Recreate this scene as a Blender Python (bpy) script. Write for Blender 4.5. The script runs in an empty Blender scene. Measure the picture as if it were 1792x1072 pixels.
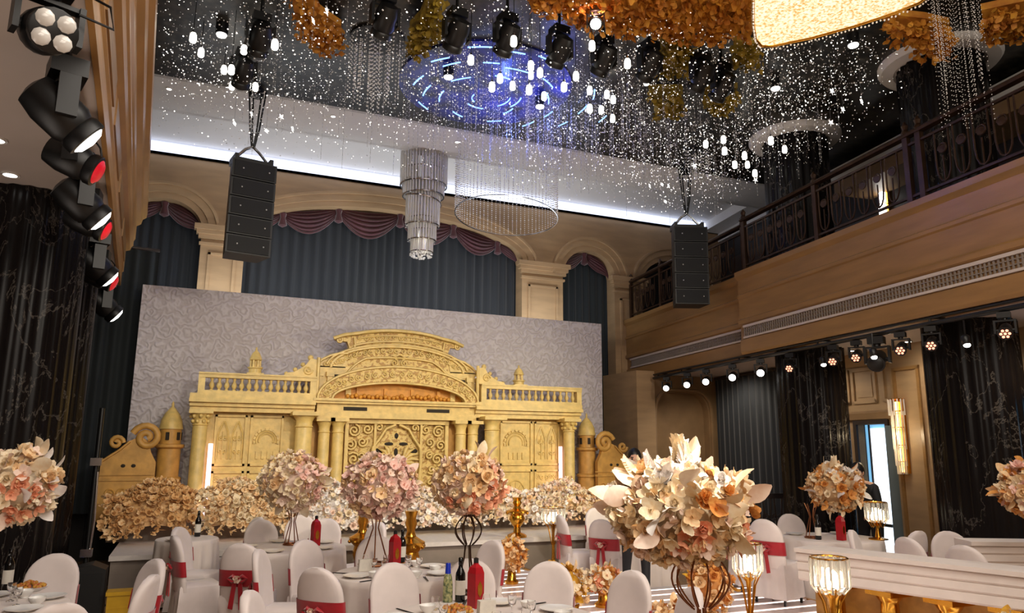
import bpy, math, random
from math import sin, cos, pi, radians, sqrt, atan2, tan
from mathutils import Vector, Matrix, Quaternion

random.seed(7)
S = bpy.context.scene
COL = S.collection

# ------------------------------------------------------------------ camera
F, PITCH, YAW, ROLL, HC = 1300.0, 10.84, -23.0, 0.4, 1.85
cam_d = bpy.data.cameras.new('camera')
cam_d.sensor_width = 36.0
cam_d.lens = 36.0 * F / 1792.0
cam_d.clip_start, cam_d.clip_end = 0.05, 200
cam = bpy.data.objects.new('camera', cam_d)
RM = Matrix.Rotation(radians(YAW), 4, 'Z') @ Matrix.Rotation(radians(90 + PITCH), 4, 'X') @ Matrix.Rotation(radians(ROLL), 4, 'Z')
cam.matrix_world = Matrix.Translation((0, 0, HC)) @ RM
COL.objects.link(cam)
S.camera = cam
R3 = RM.to_3x3()
EYE = Vector((0, 0, HC))

# sight lines of the photograph, used to find where a thing stands on a known floor, wall or ceiling
def ray(px, py):
    return R3 @ Vector(((px - 896) / F, -(py - 536) / F, -1.0))
def aty(px, py, Y):
    d = ray(px, py); return EYE + d * (Y / d.y)
def atz(px, py, Z):
    d = ray(px, py); return EYE + d * ((Z - HC) / d.z)
def atp(px, py, p, n):
    d = ray(px, py); return EYE + d * ((Vector(p) - EYE).dot(Vector(n)) / d.dot(Vector(n)))
def atd(px, py, dist):
    return EYE + ray(px, py) * dist
def fx(px, Y):                      # x of the floor point seen in photo column px at depth Y
    d = ray(px, 900); return d.x / d.y * Y

# ------------------------------------------------------------------ view, world, large lights
S.view_settings.view_transform = 'Standard'
S.view_settings.look = 'None'
S.view_settings.gamma = 1.0
S.view_settings.use_curve_mapping = False
S.view_settings.exposure = 0.20
W = bpy.data.worlds.new('World'); S.world = W
W.use_nodes = True
bg = W.node_tree.nodes['Background']
bg.inputs[0].default_value = (0.80, 0.85, 1.0, 1)
bg.inputs[1].default_value = 0.10

def area(name, loc, rot, sx, sy, power, color=(1, 1, 1), spread=180):
    d = bpy.data.lights.new(name, 'AREA'); d.shape = 'RECTANGLE'; d.size = sx; d.size_y = sy
    d.energy = power; d.color = color; d.spread = radians(spread)
    o = bpy.data.objects.new(name, d); o.location = loc; o.rotation_euler = rot; COL.objects.link(o); return o
def spot(name, loc, target, power, color=(1, 1, 1), angle=50, blend=0.6, size=0.1):
    d = bpy.data.lights.new(name, 'SPOT'); d.energy = power; d.color = color
    d.spot_size = radians(angle); d.spot_blend = blend; d.shadow_soft_size = size
    o = bpy.data.objects.new(name, d); o.location = loc
    o.rotation_euler = (Vector(target) - Vector(loc)).to_track_quat('-Z', 'Y').to_euler()
    COL.objects.link(o); return o
def point(name, loc, power, color=(1, 1, 1), size=0.1):
    d = bpy.data.lights.new(name, 'POINT'); d.energy = power; d.color = color; d.shadow_soft_size = size
    o = bpy.data.objects.new(name, d); o.location = loc; COL.objects.link(o); return o

# hall lighting: rows of ceiling lamps over the tables, the stage wash, added fill lights
area('hall_lamps_front', (2.6, 0.2, 6.8), (0, 0, 0), 5.0, 3.0, 190, (1.0, 0.90, 0.79))
area('hall_lamps_middle', (2.6, 3.4, 6.8), (0, 0, 0), 4.4, 2.6, 170, (1.0, 0.91, 0.81))
area('front_fill_panel', (3.4, -3.2, 5.6), (radians(86), 0, 0), 8.0, 1.6, 225, (1.0, 0.90, 0.78))  # added fill for the upper walls and fascias
area('stage_ceiling_fill', (3.6, 14.1, 4.2), (radians(172), 0, 0), 8.4, 0.5, 105, (0.86, 0.92, 1.0))  # added unseen fill for the white stage ceiling
area('left_soffit_fill', (-3.6, 4.6, 0.3), (radians(180), 0, 0), 2.0, 5.0, 60, (1.0, 0.88, 0.78))  # added unseen light that brightens the left soffit
for y, pw in ((12.2, 55), (9.9, 45), (7.4, 42), (5.0, 40)):
    spot('gallery_downlight', (10.0 - (12.5 - y) * .132 - .45, y, 3.40), (10.0 - (12.5 - y) * .132 + .25, y - .1, 0), pw, (1.0, 0.90, 0.76), 150, 0.6, 0.03)
spot('front_flood', (4.6, -1.2, 5.2), (3.6, 12.5, 2.4), 900, (1.0, 0.90, 0.74), 60, 0.8, 0.3)
spot('castle_key_right', (7.6, 8.0, 3.2), (4.4, 12.9, 2.0), 420, (1.0, 0.90, 0.62), 80, 0.9, 0.06)
spot('castle_key_left', (-0.9, 7.4, 4.0), (2.4, 12.9, 2.0), 480, (1.0, 0.90, 0.62), 80, 0.9, 0.06)
spot('flower_bank_wash', (3.0, 4.6, 6.5), (3.4, 12.0, 1.0), 700, (1.0, 0.93, 0.82), 48, 0.8, 0.1)
area('rear_fill_panel', (1.5, -3.4, 3.6), (radians(88), 0, 0), 6.0, 1.2, 90, (1.0, 0.92, 0.82))  # added frontal fill for flowers and chair backs
spot('big_bouquet_spot', (2.5, 2.7, 5.6), (2.55, 3.62, 1.74), 1250, (1.0, 0.94, 0.80), 14, 0.8, 0.06)
point('swirl_glow', (4.0, 9.7, 6.5), 26, (0.12, 0.22, 1.0), 0.03)
point('swirl_glow_near', (4.5, 8.9, 6.5), 22, (0.12, 0.22, 1.0), 0.03)

# ------------------------------------------------------------------ materials
def lin(c):
    return tuple(((x / 255) / 12.92 if x / 255 <= 0.04045 else ((x / 255 + 0.055) / 1.055) ** 2.4) for x in c)
MATS = {}
def mat(name, rgb, rough=0.6, metal=0.0, var=0.0, scale=8.0, bump=0.0, rgb2=None, spec=0.5, trans=0.0, emit=None, estr=0.0, sheen=0.0, stretch=(1, 1, 1), sss=0.0, ramp=(0.35, 0.65), detail=4.0):
    if name in MATS: return MATS[name]
    m = bpy.data.materials.new(name); m.use_nodes = True
    nt = m.node_tree; b = nt.nodes['Principled BSDF']
    c = lin(rgb)
    b.inputs['Base Color'].default_value = (*c, 1)
    b.inputs['Roughness'].default_value = rough
    b.inputs['Metallic'].default_value = metal
    b.inputs['Specular IOR Level'].default_value = spec
    b.inputs['Transmission Weight'].default_value = trans
    if sheen: b.inputs['Sheen Weight'].default_value = sheen
    if sss:
        b.inputs['Subsurface Weight'].default_value = sss
        b.inputs['Subsurface Radius'].default_value = (0.02, 0.012, 0.008)
    if emit:
        b.inputs['Emission Color'].default_value = (*lin(emit), 1)
        b.inputs['Emission Strength'].default_value = estr
    if var or bump or rgb2:
        tc = nt.nodes.new('ShaderNodeTexCoord'); mp = nt.nodes.new('ShaderNodeMapping')
        mp.inputs['Scale'].default_value = stretch
        nz = nt.nodes.new('ShaderNodeTexNoise'); nz.inputs['Scale'].default_value = scale; nz.inputs['Detail'].default_value = detail
        nt.links.new(tc.outputs['Object'], mp.inputs[0]); nt.links.new(mp.outputs[0], nz.inputs['Vector'])
        if var or rgb2:
            rp = nt.nodes.new('ShaderNodeValToRGB')
            c2 = lin(rgb2) if rgb2 else tuple(min(1, x * (1 + var)) for x in c)
            c1 = c if rgb2 else tuple(x * (1 - var) for x in c)
            rp.color_ramp.elements[0].position, rp.color_ramp.elements[1].position = ramp
            rp.color_ramp.elements[0].color = (*c1, 1); rp.color_ramp.elements[1].color = (*c2, 1)
            nt.links.new(nz.outputs['Fac'], rp.inputs[0]); nt.links.new(rp.outputs[0], b.inputs['Base Color'])
        if bump:
            bp = nt.nodes.new('ShaderNodeBump'); bp.inputs['Strength'].default_value = bump; bp.inputs['Distance'].default_value = 0.02
            nt.links.new(nz.outputs['Fac'], bp.inputs['Height']); nt.links.new(bp.outputs[0], b.inputs['Normal'])
    MATS[name] = m
    return m

def veined(name, base, vein, scale, rough, thin=0.02, stretch=(1, 1, 0.25)):
    """polished dark marble: thin light veins where a warped noise crosses its middle value"""
    m = bpy.data.materials.new(name); m.use_nodes = True; nt = m.node_tree; b = nt.nodes['Principled BSDF']
    tc = nt.nodes.new('ShaderNodeTexCoord'); mp = nt.nodes.new('ShaderNodeMapping'); mp.inputs['Scale'].default_value = stretch
    nz = nt.nodes.new('ShaderNodeTexNoise'); nz.inputs['Scale'].default_value = scale; nz.inputs['Detail'].default_value = 12; nz.inputs['Roughness'].default_value = .62; nz.inputs['Distortion'].default_value = .5
    rp = nt.nodes.new('ShaderNodeValToRGB'); e = rp.color_ramp.elements
    e[0].position, e[1].position = 0.5 - thin, 0.5 + thin
    e[0].color = e[1].color = (*lin(base), 1)
    n = e.new(0.5); n.color = (*lin(vein), 1)
    lo = e.new(0.30); lo.color = (*[x * 1.7 for x in lin(base)], 1)
    nt.links.new(tc.outputs['Object'], mp.inputs[0]); nt.links.new(mp.outputs[0], nz.inputs['Vector'])
    nt.links.new(nz.outputs['Fac'], rp.inputs[0]); nt.links.new(rp.outputs[0], b.inputs['Base Color'])
    b.inputs['Roughness'].default_value = rough; b.inputs['Specular IOR Level'].default_value = 0.16
    MATS[name] = m
    return m

M_WALL = mat('beige_stone', (166, 136, 100), 0.5, var=0.10, scale=2.5, stretch=(0.6, 0.6, 3))
M_WALLD = mat('brown_stone', (142, 112, 78), 0.5, var=0.10, scale=3)
M_FASC = mat('fascia_wood', (146, 109, 64), 0.35, var=0.12, scale=1.6, stretch=(0.8, 0.8, 6))
M_FASC2 = mat('fascia_wood_gold', (178, 134, 78), 0.32, var=0.12, scale=1.6, stretch=(0.8, 0.8, 6))
M_WHITE = mat('white_plaster', (222, 218, 214), 0.6, var=0.03, scale=1.5)
M_SOFF = mat('soffit_plaster', (196, 184, 176), 0.45, var=0.05, scale=1.2)
M_CEIL = mat('dark_ceiling', (20, 19, 18), 0.35, rgb2=(72, 66, 56), scale=9, detail=10, ramp=(0.42, 0.75))
M_DARK = mat('dark_wood', (44, 32, 26), 0.45, var=0.25, scale=4, stretch=(2, 2, 0.3))
M_BLACKW = mat('dark_wall', (26, 22, 22), 0.6, var=0.2, scale=3)
M_MARB = veined('black_marble', (18, 15, 15), (84, 78, 72), 1.7, 0.27, 0.007, (1, 1, .55))
M_FLOOR = mat('floor_marble', (150, 118, 84), 0.22, var=0.14, scale=1.3, detail=8)
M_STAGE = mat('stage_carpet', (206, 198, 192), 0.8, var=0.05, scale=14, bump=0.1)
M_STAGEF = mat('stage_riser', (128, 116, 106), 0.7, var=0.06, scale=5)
M_RUN = mat('runway_gloss', (222, 200, 194), 0.12, var=0.05, scale=2)
M_LED = mat('led_white', (255, 255, 255), 0.5, emit=(255, 252, 246), estr=6.0)
M_STRIPE = mat('stripe_glow', (255, 250, 245), 0.5, emit=(255, 244, 236), estr=1.6)  # glow for the reflections painted across the runway
M_COVE = mat('cove_led', (240, 245, 255), 0.5, emit=(214, 226, 255), estr=1.15)
M_PEND = mat('pendant_glass', (255, 255, 255), 0.3, emit=(255, 250, 235), estr=5.0)
M_BLUE = mat('led_blue', (60, 110, 255), 0.4, emit=(120, 165, 255), estr=3.0)
M_RED = mat('lens_red', (160, 20, 30), 0.3, emit=(190, 16, 34), estr=0.7)
M_ORL = mat('lens_orange', (255, 180, 150), 0.3, emit=(255, 150, 120), estr=2.2)
M_BLK = mat('black_metal', (11, 11, 12), 0.42, var=0.15, scale=20)
M_BLKP = mat('black_plastic', (12, 12, 13), 0.5, var=0.15, scale=30)
M_GRL = mat('speaker_grille', (8, 8, 9), 0.7, var=0.3, scale=120)
M_CHR = mat('chrome', (200, 200, 204), 0.18, metal=1.0, var=0.05, scale=20)
M_SLV = mat('silver_rivet', (190, 190, 190), 0.3, var=0.05, scale=10)
M_CRY = mat('crystal', (255, 255, 255), 0.12, spec=1.0, var=0.04, scale=6)
M_GLASS = mat('clear_glass', (255, 255, 255), 0.04, trans=1.0, var=0.01, scale=3)
M_PRISM = mat('lamp_prisms', (255, 252, 246), 0.06, spec=1.0, trans=0.8, var=0.02, scale=8)
M_CRYG = mat('crystal_rods', (238, 234, 228), 0.10, spec=1.0, trans=0.15, var=0.05, scale=8)
M_GOLD = mat('gold_paint', (216, 186, 112), 0.45, var=0.12, scale=9, bump=0.3, spec=0.6)
M_GOLDC = mat('carved_gold', (216, 186, 112), 0.45, rgb2=(172, 132, 66), scale=17, bump=1.0, ramp=(.52, .40), detail=3)
M_GOLDD = mat('gold_paint_dark', (196, 148, 74), 0.5, var=0.16, scale=7, bump=0.25)
M_GOLDLIT = mat('gold_orange_lit', (206, 142, 50), 0.5, var=0.16, scale=9, bump=0.3)  # orange light in the tympanum recess is put into this colour
M_SHAD = mat('dark_slot', (40, 32, 22), 0.8, var=0.1, scale=4)
M_BRASS = mat('polished_gold', (214, 158, 62), 0.22, metal=1.0, var=0.1, scale=9)
M_ROSEG = mat('rose_gold_wire', (150, 98, 66), 0.3, metal=1.0, var=0.08, scale=12)
M_BWIRE = mat('bronze_wire', (72, 52, 38), 0.35, metal=0.9, var=0.1, scale=12)
M_RAIL = mat('bronze_rail', (66, 46, 32), 0.4, metal=0.6, var=0.2, scale=8)
M_CURT = mat('teal_curtain', (26, 30, 35), 0.75, var=0.12, scale=3, sheen=0.3, stretch=(6, 6, 0.3))
M_CURTD = mat('dark_teal_curtain', (20, 28, 31), 0.8, var=0.12, scale=3, sheen=0.2, stretch=(6, 6, 0.3))
M_SWAG = mat('maroon_velvet', (70, 15, 24), 0.6, var=0.15, scale=6, sheen=0.5)
M_CLOTH = mat('white_cloth', (226, 214, 206), 0.75, var=0.04, scale=5, sheen=0.2)
M_COVER = mat('chair_cover', (228, 216, 212), 0.65, var=0.04, scale=6, sheen=0.3)
M_SASH = mat('red_sash', (168, 18, 34), 0.4, var=0.15, scale=10, sheen=0.4)
M_PORC = mat('porcelain', (240, 238, 234), 0.15, var=0.02, scale=4)
M_BOTT = mat('bottle_glass_dark', (16, 14, 14), 0.08, var=0.2, scale=6)
M_BOTB = mat('bottle_blue_cap', (28, 50, 170), 0.25, var=0.1, scale=8)
M_LABEL = mat('paper_label', (222, 216, 204), 0.7, var=0.06, scale=20)
M_REDB = mat('red_box', (172, 20, 32), 0.35, var=0.12, scale=12)
M_YEL = mat('yellow_plastic', (206, 160, 34), 0.4, var=0.08, scale=6)
M_SKIN = mat('skin', (206, 158, 130), 0.5, var=0.05, scale=10, sss=0.1)
M_SUIT = mat('black_suit', (20, 20, 24), 0.7, var=0.15, scale=20)
M_HAIR = mat('black_hair', (14, 12, 12), 0.45, var=0.2, scale=40)
M_SHOE = mat('black_shoe', (12, 12, 13), 0.25, var=0.1, scale=10)
M_FOOD = mat('snack_mix', (206, 160, 60), 0.6, rgb2=(170, 70, 40), scale=30)
M_PETGOLD = mat('golden_blooms', (222, 160, 56), 0.65, rgb2=(186, 116, 40), scale=7, sss=0.0)
M_PETOLIVE = mat('olive_gold_blooms', (176, 150, 46), 0.7, rgb2=(124, 102, 32), scale=8)
M_SKY = mat('daylight_glow', (160, 205, 235), 0.6, emit=(120, 186, 232), estr=0.75)
M_DAYW = mat('daylight_white', (240, 248, 255), 0.6, emit=(238, 246, 255), estr=1.5)
M_EXIT = mat('exit_green', (40, 190, 110), 0.4, emit=(50, 200, 120), estr=1.0)
M_SHADE = mat('glowing_shade', (255, 236, 190), 0.6, emit=(255, 226, 160), estr=1.0)
M_PINKLED = mat('pink_led_tube', (255, 236, 240), 0.4, emit=(255, 214, 226), estr=1.7)
def flower_mat(n, rgb, rgb2): return mat(n, rgb, 0.6, rgb2=rgb2, scale=5, sss=0.0)
FL = {
 'champagne': flower_mat('petal_champagne', (244, 216, 170), (232, 190, 140)),
 'cream': flower_mat('petal_cream', (246, 232, 204), (238, 214, 176)),
 'white': flower_mat('petal_white', (250, 246, 240), (240, 230, 224)),
 'blush': flower_mat('petal_blush', (248, 226, 208), (240, 210, 190)),
 'pink': flower_mat('petal_pink', (242, 206, 192), (234, 186, 172)),
 'coral': flower_mat('petal_coral', (246, 186, 148), (236, 154, 118)),
 'orange': flower_mat('petal_orange', (230, 170, 92), (210, 134, 62)),
 'gold': flower_mat('petal_gold', (222, 172, 52), (190, 130, 34)),
 'tan': flower_mat('petal_tan', (232, 192, 136), (214, 164, 106)),
 'green': flower_mat('leaf_green', (150, 156, 84), (112, 124, 62)),
}

# backdrop cloth with embossed swirls
def swirl_mat():
    m = bpy.data.materials.new('embossed_backdrop'); m.use_nodes = True; nt = m.node_tree; b = nt.nodes['Principled BSDF']
    tc = nt.nodes.new('ShaderNodeTexCoord'); wv = nt.nodes.new('ShaderNodeTexWave'); nz = nt.nodes.new('ShaderNodeTexNoise')
    wv.wave_type = 'RINGS'; wv.inputs['Scale'].default_value = 5.5; wv.inputs['Distortion'].default_value = 16; wv.inputs['Detail'].default_value = 1.5; wv.inputs['Detail Scale'].default_value = 1.0
    nt.links.new(tc.outputs['Object'], wv.inputs['Vector'])
    rp = nt.nodes.new('ShaderNodeValToRGB'); rp.color_ramp.elements[0].color = (*lin((184, 175, 178)), 1); rp.color_ramp.elements[1].color = (*lin((200, 193, 198)), 1)
    bp = nt.nodes.new('ShaderNodeBump'); bp.inputs['Strength'].default_value = 0.5; bp.inputs['Distance'].default_value = 0.03
    nt.links.new(wv.outputs['Fac'], rp.inputs[0]); nt.links.new(rp.outputs[0], b.inputs['Base Color'])
    nt.links.new(wv.outputs['Fac'], bp.inputs['Height']); nt.links.new(bp.outputs[0], b.inputs['Normal'])
    b.inputs['Roughness'].default_value = 0.6
    return m
M_BACKD = swirl_mat()

# ------------------------------------------------------------------ mesh helpers
class MB:
    def __init__(s): s.v, s.f = [], []
    def add(s, vs, fs):
        o = len(s.v); s.v.extend([tuple(x) for x in vs]); s.f.extend([tuple(i + o for i in f) for f in fs]); return s
    def box(s, c, d, rz=0.0, M=None):
        x, y, z = d[0] / 2, d[1] / 2, d[2] / 2
        vs = [Vector((sx * x, sy * y, sz * z)) for sz in (-1, 1) for sy in (-1, 1) for sx in (-1, 1)]
        R = M if M is not None else Matrix.Rotation(rz, 3, 'Z')
        return s.add([R @ v + Vector(c) for v in vs], [(0, 2, 3, 1), (4, 5, 7, 6), (0, 1, 5, 4), (2, 6, 7, 3), (1, 3, 7, 5), (0, 4, 6, 2)])
    def bb(s, x0, x1, y0, y1, z0, z1):
        return s.box(((x0 + x1) / 2, (y0 + y1) / 2, (z0 + z1) / 2), (abs(x1 - x0), abs(y1 - y0), abs(z1 - z0)))
    def lathe(s, prof, n=16, c=(0, 0, 0), M=None, sx=1, sy=1, cap=True):
        vs, fs = [], []
        for r, z in prof:
            for k in range(n):
                a = 2 * pi * k / n
                p = Vector((r * cos(a) * sx, r * sin(a) * sy, z))
                vs.append((M @ p if M is not None else p) + Vector(c))
        for i in range(len(prof) - 1):
            for k in range(n):
                fs.append((i * n + k, i * n + (k + 1) % n, (i + 1) * n + (k + 1) % n, (i + 1) * n + k))
        if cap:
            fs.append(tuple(range(n - 1, -1, -1))); fs.append(tuple((len(prof) - 1) * n + k for k in range(n)))
        return s.add(vs, fs)
    def tube(s, pts, r, n=6, closed=False):
        pts = [Vector(p) for p in pts]; m = len(pts); vs, fs = [], []
        up = None
        for i, p in enumerate(pts):
            a = pts[(i - 1) % m] if (closed or i > 0) else p
            b = pts[(i + 1) % m] if (closed or i < m - 1) else p
            t = (b - a).normalized() if (b - a).length > 1e-9 else Vector((0, 0, 1))
            if up is None:
                up = Vector((0, 0, 1)) if abs(t.z) < 0.9 else Vector((1, 0, 0))
            u = (up - t * up.dot(t))
            u = u.normalized() if u.length > 1e-6 else t.orthogonal().normalized()
            up = u; w = t.cross(u)
            rr = r[i] if isinstance(r, (list, tuple)) else r
            for k in range(n):
                an = 2 * pi * k / n
                vs.append(p + u * (cos(an) * rr) + w * (sin(an) * rr))
        for i in range(m if closed else m - 1):
            j = (i + 1) % m
            for k in range(n):
                fs.append((i * n + k, i * n + (k + 1) % n, j * n + (k + 1) % n, j * n + k))
        if not closed:
            fs.append(tuple(range(n - 1, -1, -1))); fs.append(tuple((m - 1) * n + k for k in range(n)))
        return s.add(vs, fs)
    def prism(s, poly, d0, d1, f):
        """polygon of 2-D points, extruded from d0 to d1; f(u, v, d) -> 3-D"""
        n = len(poly)
        vs = [f(u, v, d0) for u, v in poly] + [f(u, v, d1) for u, v in poly]
        fs = [tuple(range(n)), tuple(range(2 * n - 1, n - 1, -1))] + [(i, n + i, n + (i + 1) % n, (i + 1) % n) for i in range(n)]
        return s.add(vs, fs)
    def octa(s, c, r):
        x, y, z = c
        return s.add([(x + r, y, z), (x - r, y, z), (x, y + r, z), (x, y - r, z), (x, y, z + r), (x, y, z - r)],
                     [(0, 2, 4), (2, 1, 4), (1, 3, 4), (3, 0, 4), (2, 0, 5), (1, 2, 5), (3, 1, 5), (0, 3, 5)])
    def ball(s, c, r, n=10, m=6, sz=1.0, sx=1.0, sy=1.0):
        prof = [(r * sin(pi * i / m), -r * cos(pi * i / m) * sz) for i in range(m + 1)]
        prof[0] = (r * 0.02, prof[0][1]); prof[-1] = (r * 0.02, prof[-1][1])
        return s.lathe(prof, n, c, None, sx, sy)
    def grid(s, nu, nv, f):
        vs = [f(i / (nu - 1), j / (nv - 1)) for j in range(nv) for i in range(nu)]
        fs = [(j * nu + i, j * nu + i + 1, (j + 1) * nu + i + 1, (j + 1) * nu + i) for j in range(nv - 1) for i in range(nu - 1)]
        return s.add(vs, fs)
    def mesh(s, name, m, smooth=None):
        me = bpy.data.meshes.new(name); me.from_pydata(s.v, [], s.f)
        me.materials.append(m)
        if smooth is not None:
            me.polygons.foreach_set('use_smooth', [True] * len(me.polygons))
            if smooth < 180: me.set_sharp_from_angle(angle=radians(smooth))
        me.validate(); me.update(); return me

def link(name, me, parent=None, loc=None, label=None, kind=None):
    o = bpy.data.objects.new(name, me); COL.objects.link(o)
    if parent is not None: o.parent = parent
    if loc is not None: o.location = loc
    if label: o['label'] = label
    if kind: o['kind'] = kind
    return o
def obj(name, mb, m, parent=None, smooth=None, **k):
    return link(name, mb.mesh(name, m, smooth), parent, **k)
def struct(name, mb, m, parent=None, smooth=None):
    o = obj(name, mb, m, parent, smooth)
    if parent is None: o['kind'] = 'structure'
    return o
def thing(name, label, cat, loc=(0, 0, 0), rz=0.0, group=None):
    o = bpy.data.objects.new(name, None); o.empty_display_size = 0.1; COL.objects.link(o)
    o.location = loc; o.rotation_euler = (0, 0, rz); o['label'] = label; o['category'] = cat; o['kind'] = 'thing'
    if group: o['group'] = group
    return o
def tag(o, label, cat, group=None):
    o['label'] = label; o['category'] = cat; o['kind'] = 'thing'
    if group: o['group'] = group
    return o
def dup(o, loc=None, rz=None, label=None, group=None, parent=None):
    c = o.copy(); COL.objects.link(c)
    if parent is not None: c.parent = parent
    if loc is not None: c.location = loc
    if rz is not None: c.rotation_euler = (0, 0, rz)
    if label: c['label'] = label
    if group: c['group'] = group
    for ch in list(o.children): dup(ch, parent=c)
    return c
def arcpts(cx, cz, rx, rz, a0, a1, n):
    return [(cx + rx * cos(a0 + (a1 - a0) * i / n), cz + rz * sin(a0 + (a1 - a0) * i / n)) for i in range(n + 1)]
def spiral(cx, cz, r, turns, a0, flip=1, n=18, y=0.0):
    out = []
    for i in range(n + 1):
        t = i / n; a = a0 + flip * turns * 2 * pi * t; rr = r * (1 - 0.86 * t)
        out.append((cx + rr * cos(a), y, cz + rr * sin(a)))
    return out

# ================================================================== SETTING
WY, BY, CY, CEILZ = 14.8, 13.45, 12.9, 7.06
RD = Vector((0.131, 0.991, 0)).normalized()          # run of the right gallery
RN = Vector((-RD.y, RD.x, 0))                         # towards the hall
FR0 = Vector((9.19, 14.8, 0))                         # right fascia, at the stage wall
LD = Vector((-0.51, 8.74, 0)).normalized()           # run of the left gallery
FL0 = Vector((-0.73, 4.56, 0))
def fr(y, off=0.0, z=0.0):                            # point on the right fascia line at depth y, off metres into the hall
    t = (y - FR0.y) / RD.y; p = FR0 + RD * t + RN * off; return Vector((p.x, p.y, z))
WR0 = Vector((10.75, 13.5, 0))
def wr(y, off=0.0, z=0.0):                            # point on the right wall under the gallery
    t = (y - WR0.y) / RD.y; p = WR0 + RD * t + RN * off; return Vector((p.x, p.y, z))
def flp(y, off=0.0, z=0.0):                           # left fascia line; off is towards the hall (+x)
    t = (y - FL0.y) / LD.y; p = FL0 + LD * t + Vector((LD.y, -LD.x, 0)) * off; return Vector((p.x, p.y, z))

b = MB(); b.bb(-7, 15, -4, 16, -0.1, 0.0); struct('floor', b, M_FLOOR)
b = MB(); b.bb(-7, 15, -4, 11.08, CEILZ, CEILZ + 0.15); struct('ceiling', b, M_CEIL)
b = MB(); b.bb(-7.1, -7.0, -4, 16, 0, 7.5); struct('wall_left', b, M_BLACKW)
b = MB(); b.bb(-7, 15, -4.1, -4.0, 0, 7.5); struct('wall_front', b, M_WALL)

# stepped white ceiling over the stage
b = MB()
b.bb(-7, 13.5, 11.0, 11.9, CEILZ, CEILZ + 0.1)
b.bb(-7, 13.5, 11.9, 12.0, CEILZ, 7.28); b.bb(-7, 11.5, 11.98, 12.55, 7.2, 7.3)
b.bb(-7, 11.5, 12.5, 12.6, 7.2, 7.6); b.bb(-7, 13.5, 12.55, 15.2, 7.5, 7.6)
def rside(x0a, x0b, x1, z0, z1):                      # strip along the right side of the tray, slanting with the gallery
    b.prism([(x0a, 11.9), (x0b, 14.9), (x1, 14.9), (x1, 11.9)], z0, z1, lambda u, v, d: (u, v, d))
rside(11.05, 11.55, 14.5, 7.28, 7.5); rside(11.5, 12.0, 14.5, CEILZ, 7.3)
struct('ceiling_stage', b, M_WHITE)
b = MB(); b.prism([(0, 7.26), (0, 7.32), (-.05, 7.36), (-.05, 7.46), (-.12, 7.5), (0, 7.5)], -1.8, 12.5, lambda u, v, d: (d, WY + u - 0.02, v)); struct('trim_1', b, M_WHITE)
b = MB(); b.bb(-1.8, 11.9, WY - 0.14, WY - 0.06, 7.30, 7.46); o = struct('trim_2', b, M_COVE)

# stage wall with three arches and the start of a fourth
def arched_wall(mb, x0, x1, ztop, ops, Y, th):
    cur = x0
    for xa, xb, zs, rise in ops:
        mb.bb(cur, xa, Y, Y + th, 0, ztop); cur = xb
        n = 28; c, h = (xa + xb) / 2, (xb - xa) / 2
        low = [(c - h * cos(pi * i / n), zs + rise * sin(pi * i / n)) for i in range(n + 1)]
        for i in range(n):
            (xl, zl), (xr, zr) = low[i], low[i + 1]
            mb.add([(xl, Y, zl), (xr, Y, zr), (xr, Y, ztop), (xl, Y, ztop), (xl, Y + th, zl), (xr, Y + th, zr)],
                   [(0, 1, 2, 3), (0, 4, 5, 1)])
    mb.bb(cur, x1, Y, Y + th, 0, ztop)
ARCH = [(-1.45, -0.12, 5.86, 0.55), (0.66, 6.52, 5.96, 0.80), (7.54, 8.90, 5.78, 0.62), (9.66, 11.4, 5.78, 0.62)]
b = MB(); arched_wall(b, -2.2, 12.2, 7.4, ARCH, WY, 0.35)
WALL_BACK = struct('wall_back', b, M_WALL)
b = MB(); b.bb(-7, 14, WY + 0.9, WY + 1.0, 0, 7.6); struct('wall_behind', b, M_BLACKW)
for xa, xb, zs, rise in ARCH:                          # moulded bands around the arches
    c, h = (xa + xb) / 2, (xb - xa) / 2
    b = MB(); n = 30
    for (g0, g1, pr) in ((0.0, 0.12, 0.05), (0.12, 0.26, 0.09), (0.26, 0.31, 0.13)):
        for i in range(n):
            q = []
            for k in (i, i + 1):
                a = pi * k / n
                for g in (g0, g1):
                    q.append((c - (h + g) * cos(a), zs + (rise + g) * sin(a)))
            (a0, a1, b0, b1) = q
            v = [(a0[0], WY - pr, a0[1]), (a1[0], WY - pr, a1[1]), (b1[0], WY - pr, b1[1]), (b0[0], WY - pr, b0[1]),
                 (a0[0], WY, a0[1]), (a1[0], WY, a1[1]), (b1[0], WY, b1[1]), (b0[0], WY, b0[1])]
            b.add(v, [(0, 3, 2, 1), (0, 4, 7, 3), (1, 2, 6, 5)])
    obj('arch_moulding', b, M_WALL, WALL_BACK, 40)
for x0, x1, zc, w in ((-0.12, 0.66, 5.62, 1), (6.52, 7.54, 5.62, 1), (8.90, 9.66, 5.50, 1)):   # pier capitals and pier panels
    b = MB()
    for k, (e, z0, z1) in enumerate(((0.03, -.02, .03), (0.05, .10, .18), (0.09, .18, .26), (0.13, .26, .36))):
        b.bb(x0 - e, x1 + e, WY - e - 0.02, WY + 0.05, zc + z0, zc + z1)
    obj('pier_capital', b, M_WALL, WALL_BACK)
    b = MB(); m = 0.14
    for a, c in ((x0 + m, x0 + m + .05), (x1 - m - .05, x1 - m)): b.bb(a, c, WY - 0.035, WY + .01, 1.0, zc - 0.16)
    b.bb(x0 + m, x1 - m, WY - 0.035, WY + .01, zc - 0.2, zc - 0.16)
    obj('pier_panel', b, M_WALL, WALL_BACK)

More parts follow.
